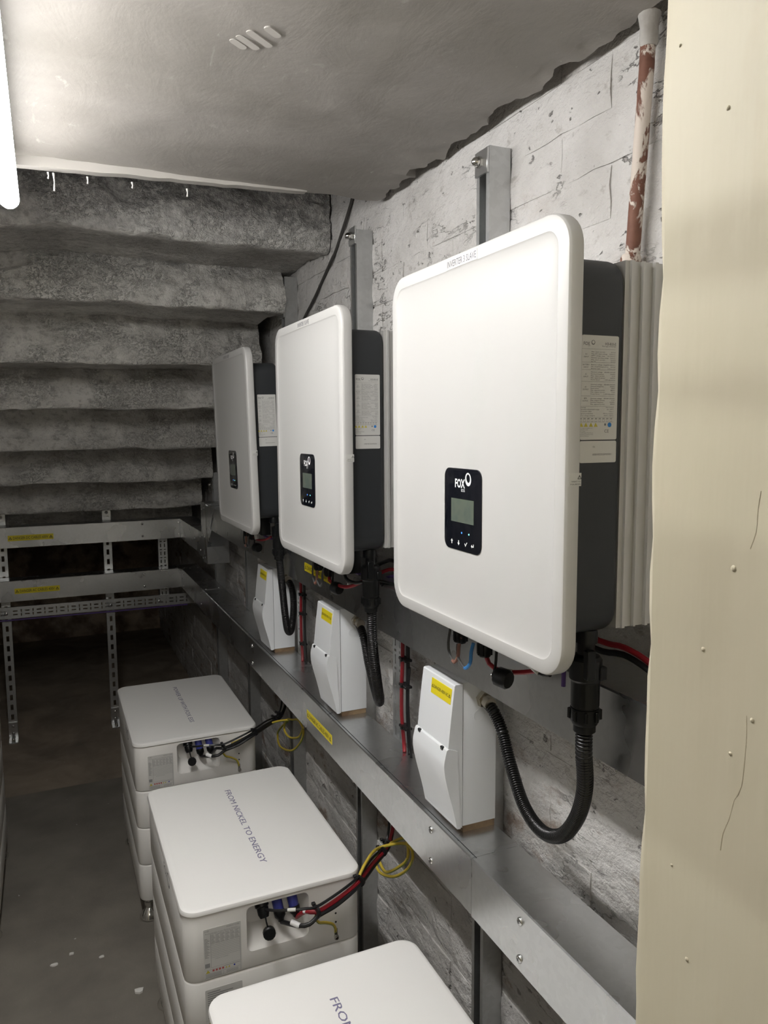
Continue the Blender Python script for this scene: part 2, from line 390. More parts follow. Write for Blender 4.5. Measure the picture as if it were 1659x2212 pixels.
# hand marks on the slab and lime drips at its far edge
for a, b, L in ((.270,1.092,.030),(.281,1.082,.044),(.293,1.066,.050),(.304,1.040,.030)):
    mb = MB(); zc = .525 + .004*fbm(a, b, 0, 3.0) + .002*fbm(a, b, 2, 16); rp = [(a+x*.79-y*.61, b+x*.61+y*.79) for x, y in rr(0, 0, L, .0115, .0055, 4)]; mb.prism(rp, 'z', zc-.0016, zc+.004); obj('plaster_smear', mb, M['smear'], ceil)
mb = MB(); zz = lambda x: .497 + (x+.8)*.012 + .003*fbm(x, 3, 0, 14)
loops = []
for i in range(61):
    x = -.80 + i*1.36/60; zl = min(zz(x) + max(0, (x-.05))*.018, .523); yy = 1.672 + .003*fbm(x, 0, 4, 10)
    loops.append([(x, yy, .529), (x, yy, zl), (x, 1.698, zl + .001), (x, 1.698, .529)])
mb.loft(loops); S('trim_1', mb, M['smear'])
for x, L in ((.033,.012),(.043,.034),(.105,.013),(.19,.012),(.30,.016),(-.03,.02)):
    mb = MB(); mb.tube([(x,1.685,.502),(x+.001,1.685,.502-L*.5),(x,1.685,.502-L)], [.0022,.0012,.0018], 6); obj('lime_drip', mb, M['lime'], ceil)

# painted bricks of the right wall: each nearby brick an object, the far ones joined
protos = []
for k in range(10):
    me = bpy.data.meshes.new('brick'); mb = MB(); L, H = .221, .0715; r = random.Random(k)
    nu, nv = 6, 3; V = []; off = Vector((k*7.3, 1.7*k, 0))
    for i in range(nu+1):
        for j in range(nv+1):
            y = -L/2 + L*i/nu; z = -H/2 + H*j/nv; e = (i in (0, nu)) + (j in (0, nv))
            d = .0026*noise.noise(Vector((y*14, z*14, 0)) + off) + .0012*noise.noise(Vector((y*50, z*50, 3)) + off)
            V.append((-.001 - d + (.0030 if e == 1 else .0042 if e == 2 else 0), y + .005*noise.noise(off+Vector((z*30, 5, i))), z + .0045*noise.noise(off+Vector((y*25, 9, j)))))
    mb.add(V, [(i*(nv+1)+j, i*(nv+1)+j+1, (i+1)*(nv+1)+j+1, (i+1)*(nv+1)+j) for i in range(nu) for j in range(nv)])
    ring = [i*(nv+1) for i in range(nu+1)] + [nu*(nv+1)+j for j in range(1, nv+1)] + [i*(nv+1)+nv for i in range(nu-1, -1, -1)] + [j for j in range(nv-1, 0, -1)]
    b = len(mb.v); mb.v += [(.012, mb.v[q][1]*.99, mb.v[q][2]*.99) for q in ring]
    n = len(ring); mb.f += [(ring[q], ring[(q+1) % n], b+(q+1) % n, b+q) for q in range(n)]
    me.from_pydata(mb.v, [], mb.f); finish(me, 60); me.materials.append(M['brick']); protos.append((me, mb))
slots = []
for row in range(30):
    z = -ZF + .0375 + row*.0765
    for c in range(26):
        y = .10 + c*.229 + (.1145 if row % 2 else 0) + rnd.uniform(-.004, .004)
        if y < .82 or y > 6.0 or z > .78: continue
        slots.append((math.hypot(y, z)*(1 if -1.45 < z < .62 else 2), y, z, rnd.randrange(10), rnd.uniform(-.002, .002)))
slots.sort(); far = MB(); og = ORG[wall_r.name]
for q, (d, y, z, k, dx) in enumerate(slots):
    if q < 300:
        o = bpy.data.objects.new('brick', protos[k][0]); sc.collection.objects.link(o); o.parent = wall_r
        o.location = (WX+dx-og[0], y-og[1], z-og[2])
    else: far.add([(WX+dx+p[0], y+p[1], z+p[2]) for p in protos[k][1].v], protos[k][1].f)
tag(obj('distant_bricks', far, M['brick'], wall_r, 60), kind='stuff')

# doorway jambs (cream paint), chipped along the arris
def jamb(x0, x1, sgn):
    mb = MB(); loops = []; n = 110
    for i in range(n+1):
        z = -ZF + i*(.525+ZF)/n
        c = .0022*fbm(z, 1, sgn, 9) + (.004*max(0, fbm(z, 4, sgn, 30)-.1))
        d = .0012*fbm(z, 8, sgn, 5)
        if sgn > 0: loops.append([(x0+d, -.06, z), (x0+d, .10, z), (x0+.0012+d, .2985, z), (x0+.0045+c, .3045-c*.6, z), (x0+.012, .308, z), (x1, .308, z), (x1, -.06, z)])
        else: loops.append([(x0, -.06, z), (x0, .308, z), (x1-.012, .308, z), (x1-.0045-c, .3045-c*.6, z), (x1-d, .2985, z), (x1-d, -.06, z)])
    return mb.loft(loops)
jm = S('wall_front', jamb(.283, WX+.008, 1), M['cream'], 30)
jx = lambda z, y: .283 + .0012*fbm(z, 8, 1, 5) + .0012*(y-.10)/.1985
for P in ([(.2355,-.028),(.2365,-.036),(.2368,-.046),(.2395,-.054)], [(.238,-.130),(.2375,-.142),(.239,-.164),(.2425,-.172),(.245,-.183),(.248,-.191),(.249,-.200)]):
    mb = MB(); sp = spline([(jx(z, y)+.00012, y, z) for y, z in P], .003); mb.tube(sp, [.0002 + .00012*abs(math.sin(i*1.7)) for i in range(len(sp))], 5); obj('hairline_crack', mb, M['crackline'], jm)
for y, z, r in ((.248,-.064,.0016),(.264,-.106,.0013),(.246,-.151,.0011),(.279,-.224,.0009),(.267,-.268,.0012),(.262,.14,.0012),(.235,-.131,.0012),(.292,.179,.0009)):
    mb = MB(); mb.lathe([(r,0),(r*.85,.0003),(r*.4,.0006),(.0001,.0007)], (jx(z, y)+.0001, y, z), (-1,.1,.2), 10); obj('paint_lump', mb, M['cream'], jm)
S('wall_front_2', jamb(-.80, -.46, -1), M['cream'], 30)

# underside of the stone stairs: each hewn step a part
stair = thing('stone_staircase', (-.03, 2.06, -.38), 'rough whitewashed stone staircase seen from below, descending behind the trunking', 'staircase')
ZB = [.49, .364, .216, .080, -.074, -.224, -.378, -.530]
for k in range(8):
    y0 = 2.06 + .30*k; zb = ZB[k]; zt = (ZB[k-1] if k else .66); mb = MB()
    x1 = WX-.004 if k == 0 else .7085
    prof = []
    H = zt - zb + .03
    for t in range(15):
        s = t/14
        yy = y0 + .040*(1-s)**1.4 + .016*math.sin(s*3.1)*(-1) - .004
        prof.append((yy, zt+.03 - s*H, 1.0 if s < .9 else .55))
    prof.append((y0+.012, zb-.003, .5))
    for t in range(1, 9): prof.append((y0 + .012 + t*.048, zb - .002 + .012*math.sin(t/8*math.pi), .7))
    def f(u, v, prof=prof, k=k, x1=x1, y0=y0):
        i = min(int(round(v*(len(prof)-1))), len(prof)-1); y, z, a = prof[i]; x = -.797 + u*(x1+.797)
        big = fbm(x, k*3.7, z*1.5, 2.6, 3); md = fbm(x, k*5+y*2, z*2, 9, 4); sm = fbm(x, y*1.6, z*1.6 + k, 26, 3)
        wv = .013*fbm(x, k*2.2, 0, 3.2, 3)
        return (x, y - a*(.018*big + .015*md + .009*sm), z + wv + a*(.006*md + .003*sm))
    grid(mb, f, 150, len(prof)-1)
    mb.add([(-.80, y0+.05, zt+.03), (x1, y0+.05, zt+.03), (x1, y0+.44, zt+.03), (-.80, y0+.44, zt+.03), (-.80, y0+.44, zb), (x1, y0+.44, zb)], [(0,1,2,3),(3,2,5,4)])
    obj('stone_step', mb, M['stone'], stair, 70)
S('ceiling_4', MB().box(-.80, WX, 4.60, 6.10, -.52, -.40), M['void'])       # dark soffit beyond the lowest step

# ------------------------------------------------------------------ light fitting
lamp = thing('tube_light', (-.038, 1.05, .525), 'glowing white fluorescent tube on slim ceiling batten above the aisle', 'lamp')
obj('housing', MB().box(-.052, -.024, .44, 1.655, .462, .524, .003), M['batten'], lamp)
mb = MB(); mb.lathe([(.001,0),(.010,.001),(.0165,.006),(.0185,.016),(.0185,1.204),(.0165,1.214),(.010,1.219),(.001,1.22)], (-.038, .452, .437), (0,1,0), 20)
obj('tube', mb, M['tube'], lamp)
for y in (.55, 1.06, 1.58):
    mb = MB(); mb.box(-.050, -.026, y-.006, y+.006, .452, .464, .001); obj('clip', mb, M['batten'], lamp)

# ------------------------------------------------------------------ inverters
U, V3 = (0,-1,0), (0,0,1)                    # print direction on faces that look to -X
Y0 = .674; YC = Y0 + .2245; ZBOT = -.285; ZTOP = .231; XF = .513; ZM = (ZBOT+ZTOP)/2
def build_inverter():
    t = thing('inverter', (.712, YC, ZBOT), 'large white-fronted wall inverter nearest the cream door jamb, with green-lit display', 'inverter', 'white inverters along the brick wall')
    W_, H_ = .449, .516
    mb = MB(); L = []
    def lp(x, ins, r): L.append([(x, a, b) for a, b in rr(YC, ZM, W_-2*ins, H_-2*ins, r, 8)])
    for x, ins, r in ((XF+.021, .003, .037), (XF+.0195, .0008, .0392), (XF+.018, 0, .04), (XF+.005, 0, .04), (XF+.0032, .0004, .0396), (XF+.0012, .0016, .0385), (XF, .004, .036), (XF, .0185, .0215),
                      (XF+.0006, .0195, .0205), (XF+.0012, .0215, .0195), (XF+.0022, .027, .018), (XF+.0031, .036, .018), (XF+.0036, .048, .016), (XF+.0038, .062, .014)): lp(x, ins, r)
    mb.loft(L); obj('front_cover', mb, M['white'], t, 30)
    mb = MB(); mb.slab('x', XF+.020, .606, YC, ZM, W_-.033, .430, .030, .010, 6, False, True); obj('housing', mb, M['char'], t)
    # ribbed heat sink: vertical fins run round the sides
    mb = MB(); ins = .017; prof = []
    x = .606
    for d, dx in ((0,.006),(.005,.004),(-.002,.013),(.005,.003),(-.001,.014),(.006,.004),(0,.013),(.006,.004),(0,.010),(.005,.004),(0,.010)):
        prof.append((x, ins+.0035-d*.75)); x += dx; prof.append((x, ins+.0035-d*.75))
    poly = [(px, Y0+i) for px, i in prof] + [(px, Y0+W_-i) for px, i in reversed(prof)]
    mb.prism(poly, 'z', -.236, .186); obj('heat_sink', mb, M['alu'], t)
    mb = MB(); mb.box(.688, WX+.001, Y0+.05, Y0+W_-.05, .05, .10).box(.688, WX+.001, Y0+.05, Y0+W_-.05, -.16, -.12); obj('wall_bracket', mb, M['galv2'], t)
    # display
    xs = XF+.0038
    mb = MB(); mb.slab('x', xs+.001, xs-.0012, .901, -.111, .100, .113, .013, .0004, 6, False, True); dp = obj('display_panel', mb, M['gloss'], t)
    mb = MB(); mb.box(xs-.0016, xs-.0004, .870, .931, -.1285, -.0962); obj('screen', mb, M['lcd'], dp)
    mb = MB(); o = (xs-.00145, 0, 0)
    text(mb, 'FOX', (xs-.0015, .9205, -.0805), U, V3, .0112, .027, 'L', .03); fring(mb, (xs-.0015, .885, -.0685), U, V3, 0, 0, .0078, .0090, .0020, .0046, .25)
    text(mb, 'ESS', (xs-.0015, .9035, -.0858), U, V3, .0036, .0098); obj('logo_lettering', mb, M['wink'], dp)
    def icon(y, kind):
        mb = MB(); o = (xs-.0015, y, -.157)
        if kind == 'up': flat(mb, o, U, V3, [(-.0011,-.0032),(.0011,-.0032),(.0011,.0003),(-.0011,.0003)]); flat(mb, o, U, V3, [(-.0032,.0003),(.0032,.0003),(0,.0038)])
        if kind == 'down': flat(mb, o, U, V3, [(-.0011,0),(.0011,0),(.0011,.0034),(-.0011,.0034)]); flat(mb, o, U, V3, [(-.0032,0),(0,-.0038),(.0032,0)])
        if kind == 'tick': flat(mb, o, U, V3, [(-.0034,.0006),(-.0024,.0016),(-.0008,-.0008),(-.0008,-.0034)]); flat(mb, o, U, V3, [(-.0008,-.0034),(-.0008,-.0008),(.0030,.0034),(.0040,.0024)])
        if kind == 'enter':
            flat(mb, o, U, V3, [(-.0036,-.0006),(-.0008,-.0032),(-.0008,.0020)]); flat(mb, o, U, V3, [(-.0008,-.0014),(.0036,-.0014),(.0036,.0002),(-.0008,.0002)]); flat(mb, o, U, V3, [(.0020,.0002),(.0036,.0002),(.0036,.0026),(.0020,.0026)])
        obj('button_icon', mb, M['wink'], dp)
    for y, kd in ((.929,'up'),(.910,'down'),(.8905,'tick'),(.873,'enter')): icon(y, kd)
    for y, m in ((.902,'ledb'),(.8825,'ledc')):
        mb = MB(); mb.lathe([(.0012,0),(.0012,.0003),(.0002,.0005)], (xs-.0012, y, -.1425), (-1,0,0), 8); obj('status_light', mb, M[m], dp)
    # rating label on the dark side
    yy = Y0+.0165; N = (1,0,0)
    mb = MB(); mb.slab('y', yy+.0002, yy-.0006, .570, .0435, .051, .115, .002, 0, 3); rl = obj('rating_label', mb, M['paper2'], t)
    mb = MB(); mb.slab('y', yy+.0002, yy-.0006, .570, -.0275, .051, .0245, .002, 0, 3); sl = obj('serial_label', mb, M['paper2'], t)
    yo = yy-.0008; C = lambda cx, cy: (.5445 + (cx-130)*1.1e-4, yo, .101 - (cy-125)*8.1e-5)
    mb = MB()
    text(mb, 'FOX', C(148,262), N, V3, .0036, .0088, 'L', .02); fring(mb, C(268,222), N, V3, 0, 0, .0026, .0026, .0005, .0011, .2, 16); text(mb, 'ESS', C(205,276), N, V3, .0008, .003)
    text(mb, 'H3-8.0-E', C(558,252), N, V3, .0028, .0152, 'R', .015); text(mb, 'Storage Inverter', C(558,276), N, V3, .0015, .0195, 'R')
    rows = [(355,'Max. input current','26A/26A'),(382,'Max. DC input voltage','1000Vd.c.'),(408,'MPPT voltage range','160-950Vd.c.'),(435,'Nominal operating voltage','720Vd.c.'),(462,'Max. short current','32A/32A'),(486,'Isc PV','32A/32A'),
            (528,'Battery voltage range','180-600Vd.c.'),(554,'Max. charge/discharge current','26A/26A'),(580,'Battery type','Lithium-ion'),
            (628,'Nominal voltage','400/380V,3W/N/PE'),(654,'Nominal frequency','50/60Hz'),(680,'Max. input current','25.5A'),(706,'Max. apparent power','16000VA'),(732,'Power factor','1 (0.8 adjustable)'),
            (796,'Nominal voltage','400/380V,3W/N/PE'),(822,'Nominal frequency','50/60Hz'),(848,'Rated power','8000W'),(874,'Max. apparent power','8800VA'),(900,'Max. output current','13.3A'),(926,'Power factor','1 (0.8 adjustable)'),
            (986,'Nominal voltage','400/380V,3W/N/PE'),(1012,'Max. output current','13.3A'),(1038,'Nominal frequency','50/60Hz'),(1064,'Max. apparent power','8800VA')]
    for cy, a, b in rows:
        text(mb, a, C(248, cy), N, V3, .00125, min(.00105*len(a), .024)); text(mb, b, C(556, cy), N, V3, .00125, min(.0010*len(b), .0155), 'R')
    for cy, a, b in ((1108,'Topology','Non-isolated'),(1136,'Operation temperature range','-25...+60°C'),(1164,'Protective class','Class I'),(1192,'Ingress protection','IP65 for outdoor'),(1220,'Over voltage category','III(AC), II(DC)')):
        text(mb, a, C(122, cy), N, V3, .00125, .00098*len(a)); text(mb, b, C(545, cy), N, V3, .00125, .0009*len(b), 'R')
    for cy, a, b in ((405,'PV','INPUT'),(545,'BATTERY','INPUT'),(672,'AC','INPUT'),(845,'AC','OUTPUT'),(1000,'EPS','OUTPUT')):
        text(mb, a, C(185, cy-12), N, V3, .0016, .0013*len(a), 'C'); text(mb, b, C(185, cy+22), N, V3, .0016, .0013*len(b), 'C')
    for cy in (310, 490, 590, 750, 945, 1085, 1238, 1300): frect(mb, C(345, cy), N, V3, -.0235, .0225, -.0001, .0001)
    for i in range(9):
        frect(mb, C(130+48*i, 1252), N, V3, -.0014, .0018, -.0003, .0003)
        c = C(130+48*i, 1280)
        for q in ((-.0013,.0013,.0012,.0014),(-.0013,.0013,-.0014,-.0012),(-.0014,-.0012,-.0014,.0014),(.0012,.0014,-.0014,.0014)): frect(mb, c, N, V3, *q)
    for i, s in enumerate(('AFCI Type F-I-AFPE-1-2-1','FOXESS CO., LTD.','Wuxi, China','No. 939 Jinhai Third Road','New Airport Industry Area','Wenzhou, Zhejiang')): text(mb, s, C(112, 1392+21*i), N, V3, .0010, .00078*len(s))
    text(mb, 'CE', C(462,1448), N, V3, .0036, .0062, 'C'); frect(mb, C(442,1335), N, V3, -.0012, .0012, -.0012, .0012)
    obj('print', mb, M['gink'], rl)
    mb = MB()
    for cx in (140,198,262,322): flat(mb, C(cx,1365), N, V3, [(-.0027,0),(.0027,0),(0,.0045)])
    pm = obj('warning_symbol', mb, M['amber'], rl)
    mb = MB(); flat(mb, C(498,1340), N, V3, [(.0027*math.cos(q*math.pi/8), .0027*math.sin(q*math.pi/8)) for q in range(16)]); obj('blue_mark', mb, M['blueink'], rl)
    mb = MB(); text(mb, 'SN:', (.562, yo, -.0228), N, V3, .0018); text(mb, '60BH4E2026MD001', (.562, yo, -.0315), N, V3, .0021, .0262); obj('print', mb, M['gink'], sl)
    # seal on the edge of the cover
    mb = MB(); mb.box(XF+.0055, XF+.0215, Y0-.0004, Y0+.0003, -.0638, -.0495); ws = obj('seal_sticker', mb, M['paper'], t)
    mb = MB(); text(mb, 'WARRANTY VOID', (XF+.008, Y0-.0006, -.0595), N, V3, .0016, .0125); text(mb, 'IF SEAL BROKEN', (XF+.007, Y0-.0006, -.0625), N, V3, .0016, .0135); ftri(mb, (XF+.019, Y0-.0006, -.0562), N, V3, 0, 0, .0048)
    obj('print', mb, M['ink'], ws)
    # underside: glands, blanking cap on its strap, jumper loops, outlet nut
    zb = -.239
    mb = MB(); mb.lathe([(.0135,0),(.0135,.012),(.0125,.016),(.0105,.017),(.0105,.024)], (.584, .720, zb-.0175), (0,0,1), 14); obj('outlet_nut', mb, M['black'], t)
    for y, z in ((1.008, -.331), (.937, -.333)):
        mb = MB(); mb.tube([(.575,y,zb),(.575,y,z+.026)], .0075, 10)
        pr = []
        for h, r in ((0,.0085),(.003,.0105),(.020,.0105),(.024,.008)): pr.append((r, h))
        mb.lathe(pr, (.575, y, z), (0,0,1), 10)
        for q in range(8):
            a = q*math.pi/4; mb.box(.575+.0100*math.cos(a)-.0013, .575+.0100*math.cos(a)+.0013, y+.0100*math.sin(a)-.0013, y+.0100*math.sin(a)+.0013, z+.003, z+.019)
        obj('cable_gland', mb, M['black'], t)
    for y0, y1, m in ((1.032, 1.005, 'brown'), (1.003, .968, 'blue')):
        lp_ = spline([(.572,y0+.002,-.31),(.57,y0+.006,-.338),(.57,y0+.002,-.355),(.57,(y0+y1)/2,-.3645),(.57,y1+.002,-.352),(.57,y1-.001,-.334),(.572,y1-.004,-.32)], .006)
        h = len(lp_)//2
        mb = MB(); mb.tube(lp_[:h+2], .0022, 7); mb.tube([(.574,y0,zb),tuple(lp_[0])], .0022, 7); obj('jumper_loop', mb, M['grey'], t)
        mb = MB(); mb.tube(lp_[h:], .0028, 7); obj('jumper_sleeve', mb, M[m], t)
    for y in (1.01, .985, .955, .79, .83): 
        mb = MB(); mb.box(.562, .59, y-.010, y+.010, -.300, zb+.004, .002); obj('socket', mb, M['black'], t)
    cp = MB(); cp.lathe([(.0125,0),(.0140,.002),(.0140,.018),(.012,.021),(.004,.0215)], (.571, .896, -.3495), (.35,-1,-.1), 12)
    for q in range(12): pass
    cap = obj('blanking_cap', cp, M['black'], t)
    mb = MB(); mb.tube(spline([(.572,.897,zb),(.571,.8975,-.30),(.57,.899,-.335),(.567,.901,-.351)], .01), .0022, 6); obj('strap', mb, M['black'], cap)
    mb = MB(); mb.lathe([(.0035,0),(.0030,.0018),(.001,.0026)], (.566,.9005,-.3495), (-.6,.8,0), 10); obj('rivet', mb, M['zinc'], cap)
    return t
inv1 = build_inverter()
LAB = ['large white-fronted wall inverter nearest the cream door jamb, fully in view',
       'middle white-fronted wall inverter of the three, partly behind the nearest one',
       'far white-fronted wall inverter nearest the stone stairs, leaning slightly outwards']
inv2 = copy_tree(inv1, (-.001, .668, .0015)); inv3 = copy_tree(inv1, (0, 1.366, -.003))
inv3.rotation_euler = (0, 0, 0)
for o, l in zip((inv1, inv2, inv3), LAB): o['label'] = l
for t in (inv2, inv3):                       # their second jumper is grey
    for c in t.children:
        if c.name.startswith('jumper_sleeve') and c.data.materials[0] == M['blue']: c.data = c.data.copy(); c.data.materials[0] = M['grey']
# name stickers on the upper rim (dymo film)
for t, s, d in ((inv1,'INVERTER 3 SLAVE',(0,0,0)), (inv2,'INVERTER 3 SLAVE',(-.001,.668,.0015)), (inv3,'INVERTER 1 MASTER',(0,1.366,-.003))):
    og = ORG[t.name]
    mb = MB(); mb.box(XF+d[0]-.0005, XF+d[0]+.0002, .861+d[1], .941+d[1], .2128+d[2], .2262+d[2]); st = obj('name_sticker', mb, M['sticker'], t)
    mb = MB(); text(mb, s, (XF+d[0]-.0007, .939+d[1], .2155+d[2]), U, V3, .0085, .0755); obj('lettering', mb, M['dink'], st)
inv3.rotation_euler = (0, math.radians(-1.3), 0)

# ------------------------------------------------------------------ flexible conduits from inverter to isolator
def conduit(pts, d, label, yn):
    t = thing('flexible_conduit', pts[-1], label, 'conduit', 'black conduits below the inverters')
    ax, ay = .584+d[0], .720+d[1]; z0 = d[2]
    H = lambda z: z + z0
    mb = MB(); mb.lathe([(.0105,0),(.0105,.018)], (ax, ay, H(-.275)), (0,0,1), 16)
    prof = [(.0105,-.271),(.0165,-.273),(.0195,-.277),(.0195,-.301),(.0178,-.303),(.0172,-.305),(.0172,-.334),(.0160,-.3345),(.0160,-.3370),(.0174,-.3375),(.0174,-.353),(.0150,-.358),(.0135,-.3585),(.0135,-.367),(.0110,-.3675)]
    mb.lathe([(r, H(z)) for r, z in reversed(prof)], (ax, ay, 0), (0,0,1), 22)
    cn = obj('coupling', mb, M['black'], t, 30)
    for q in range(8):
        a = q*math.pi/4 + .2; c, s = math.cos(a), math.sin(a); mb = MB()
        mb.box(ax+.0178*c-.0022, ax+.0178*c+.0022, ay+.0178*s-.0022, ay+.0178*s+.0022, H(-.352), H(-.339), .0006, 1); obj('grip_rib', mb, M['black'], cn)
    mb = MB(); mb.box(ax-.014, ax-.002, ay-.0212, ay-.012, H(-.297), H(-.262), .001, 1); obj('locking_tab', mb, M['black'], cn)
    mb = MB(); mb.box(ax+.006, ax+.016, ay-.0206, ay-.012, H(-.300), H(-.284), .001, 1); obj('locking_tab', mb, M['black'], cn)
    sp = spline(pts, .0010); mb = MB(); P = []; R = []
    # resample evenly, ribs every 3.6 mm
    acc = 0; P.append(sp[0]); st = .0009
    dist = 0
    for i in range(1, len(sp)):
        seg = (sp[i]-sp[i-1]).length; dist += seg
        if dist >= st: P.append(sp[i]); dist = 0
    for i in range(len(P)): R.append((.0085, .0104, .0106, .0100)[i % 4])
    mb.tube(P, R, 14); obj('corrugated_hose', mb, M['rubber'], t, 60)
    e = Vector(pts[-1]); dr = (Vector(pts[-2]) - e); dr = Vector((dr.x*.5, -abs(dr.y), dr.z*.55)).normalized(); ya = Vector((0,-1,0))
    mb = MB(); mb.lathe([(.0155,-.001),(.0155,.008),(.0145,.0095)], (e.x, yn, e.z), ya, 6); mb.lathe([(.0115,.008),(.0115,.024)], (e.x, yn, e.z), (ya+dr*.6), 18)
    obj('gland', mb, M['brass'], t, 30)
    return t
conduit([(.584,.720,-.360),(.584,.720,-.393),(.599,.735,-.451),(.619,.775,-.515),(.640,.835,-.574),(.658,.905,-.606),(.674,.975,-.602),(.688,1.035,-.562),(.693,1.07,-.517),(.689,1.092,-.488),(.685,1.117,-.474)], (0,0,0),
        'black corrugated conduit hanging in a wide loop beside nearest isolator box', 1.119)
conduit([(.586,1.388,-.360),(.590,1.394,-.43),(.605,1.41,-.509),(.629,1.45,-.572),(.662,1.53,-.612),(.685,1.61,-.605),(.695,1.67,-.562),(.693,1.695,-.505),(.688,1.721,-.472)], (.001,.668,.0015),
        'black corrugated conduit hanging beside the middle isolator box', 1.723)
conduit([(.596,2.086,-.358),(.605,2.09,-.453),(.615,2.10,-.538),(.631,2.13,-.592),(.660,2.19,-.603),(.686,2.25,-.55),(.693,2.29,-.499),(.687,2.325,-.472)], (.012,1.366,-.001),
        'black corrugated conduit hanging beside the far isolator box', 2.327)

# ------------------------------------------------------------------ isolator boxes
YI = 1.119; WI = .116
def build_isolator():
    t = thing('isolator_box', (.708, YI+WI/2, -.704), 'x', 'isolator', 'white isolators on the lower trunking')
    mb = MB(); mb.box(.6440, .712, YI, YI+WI, -.702, -.440, .0012); bd = obj('base', mb, M['wgloss'], t)
    mb = MB(); mb.box(.6420, .6445, YI+.0015, YI+WI-.0015, -.7005, -.4425); obj('seam_shade_strip', mb, M['black'], t)  # black strip stands in for the shaded groove between lid and base
    for cx, cz in ((.677, -.503),):
        mb = MB(); mb.lathe([(.0108,0),(.0108,.0004),(.0100,.0004),(.0100,0)], (cx, YI-.0001, cz), (0,-1,0), 24); obj('knockout', mb, M['wgloss'], bd)
    # upper lid: a shallow wedge leaning out towards its foot
    front = [(.6265,-.4435),(.6220,-.4800),(.6175,-.5200),(.6135,-.5600)]
    a = YI-.0015; b = YI+WI+.0015
    def section(fr, x1, z0=None): return fr
    mb = MB(); poly = [(.6425,-.4415),(.6285,-.4415)] + front + [(.6300,-.5600),(.6300,-.6990),(.6425,-.7035)]
    mb.prism(poly, 'y', a, b); obj('lid', mb, M['wgloss'], t, 20)
    # lower hinged cover with its rounded belly
    mb = MB(); fr = [(.6150,-.5535), (.6105,-.5555),(.6068,-.5700),(.6050,-.5820),(.6060,-.5960),(.6090,-.6120),(.6140,-.6320),(.6200,-.6540),(.6262,-.6790),(.6312,-.7030)]
    rear = [(.6385,-.7035),(.6368,-.6700),(.6338,-.6100),(.6325,-.5850),(.6315,-.5600)]
    fr = [(p.x, p.y) for p in spline([(q[0], q[1], 0) for q in fr], .003)]; mb.prism(fr + rear, 'y', a-.0022, b+.0022); cv = obj('hinged_cover', mb, M['wgloss'], t, 20)
    for y in (YI+.010, YI+WI-.018):
        mb = MB(); mb.slab('x', .6088, .6128, y+.004, -.5565, .010, .0075, .003, .0006, 4); obj('hinge_slot', mb, M['gloss'], cv)
    # yellow label
    U2, V2 = (0,-1,0), Vector((.11, 0, 1)).normalized()
    mb = MB(); o = Vector((.6255, YI+.079, -.4505))
    N2 = Vector((-1,0,.11)).normalized()
    oo = o + N2*.0008
    c = [oo, oo+Vector(U2)*.0735, oo+Vector(U2)*.0735-V2*.0275, oo-V2*.0275]
    mb.add([tuple(p) for p in c] + [tuple(p - N2*.0011) for p in c], [(0,1,2,3),(7,6,5,4),(0,4,5,1),(1,5,6,2),(2,6,7,3),(3,7,4,0)]); lb = obj('warning_label', mb, M['yellow'], t)
    mb = MB(); q = oo + N2*.0003 - V2*.0165
    text(mb, 'DANGER 400V AC', tuple(q + Vector(U2)*.0105), U2, V2, .0060, .0525)
    for a_ in (.0055, .068): ftri(mb, tuple(q), U2, V2, a_, 0, .0065)
    obj('lettering', mb, M['ink'], lb)
    return t
iso = [build_isolator()]; iso += [copy_tree(iso[0], (0, .604, 0)), copy_tree(iso[0], (0, 1.208, 0))]
for o, l in zip(iso, ('nearest white isolator box with yellow label, beside the big conduit loop', 'middle white isolator box with yellow label, below the middle inverter', 'far white isolator box with yellow label, below the farthest inverter')): o['label'] = l
for i, l in enumerate(('nearest', 'middle', 'far')):
    mb = MB(); mb.box(.646, .711, YI+.002+.604*i, YI+WI-.002+.604*i, -.7145, -.7025); tag(obj('wood_packer', mb, M['wood']), 'thin brown wooden packer under the %s isolator box' % l, 'packer', 'wooden packers under the isolators')

# ------------------------------------------------------------------ trunking
def screw(parent, c, n, r=.0065, m='zinc'):
    mb = MB(); mb.lathe([(r,0),(r,.0012),(r*.86,.0028),(r*.5,.0036),(.0004,.0038)], c, n, 16)
    s = obj('screw', mb, M[m], parent, 50)
    nn = Vector(n).normalized(); a = nn.orthogonal().normalized(); b = nn.cross(a); a, b = (a+b*.4).normalized(), None; b = nn.cross(a)
    mb = MB(); q = Vector(c) + nn*.0041
    for d, e in ((a,b),(b,a)): mb.add([tuple(q+d*x*r*.5+e*y*r*.1) for x, y in ((-1,-1),(1,-1),(1,1),(-1,1))], [(0,1,2,3)])
    obj('cross_slot', mb, M['gink'], s)
def wlabel(parent, s, o, u, v, ww, hh):
    O = Vector(o); uu, vv = Vector(u), Vector(v); n = uu.cross(vv)
    mb = MB(); c = [O, O+uu*ww, O+uu*ww+vv*hh, O+vv*hh]
    mb.add([tuple(p+n*.0006) for p in c] + [tuple(p-n*.0003) for p in c], [(0,1,2,3),(7,6,5,4),(0,4,5,1),(1,5,6,2),(2,6,7,3),(3,7,4,0)]); l = obj('warning_label', mb, M['yellow'], parent)
    mb = MB(); q = O + n*.0009 + vv*hh*.26
    text(mb, s, tuple(q + uu*ww*.115), u, v, hh*.48, ww*.77)
    for k in (.055, .945): ftri(mb, tuple(q), u, v, ww*k, 0, hh*.5)
    obj('lettering', mb, M['ink'], l)
XT, XB = .618, .712
lt = thing('cable_trunking', (XT+.047, 1.6, -.815), 'lower galvanised trunking along the right wall, carrying the isolator boxes', 'trunking', 'galvanised trunking runs')
obj('body', MB().box(XT+.0016, XB, .30, 3.40, -.815, -.716, .0008, 1), M['galv'], lt)
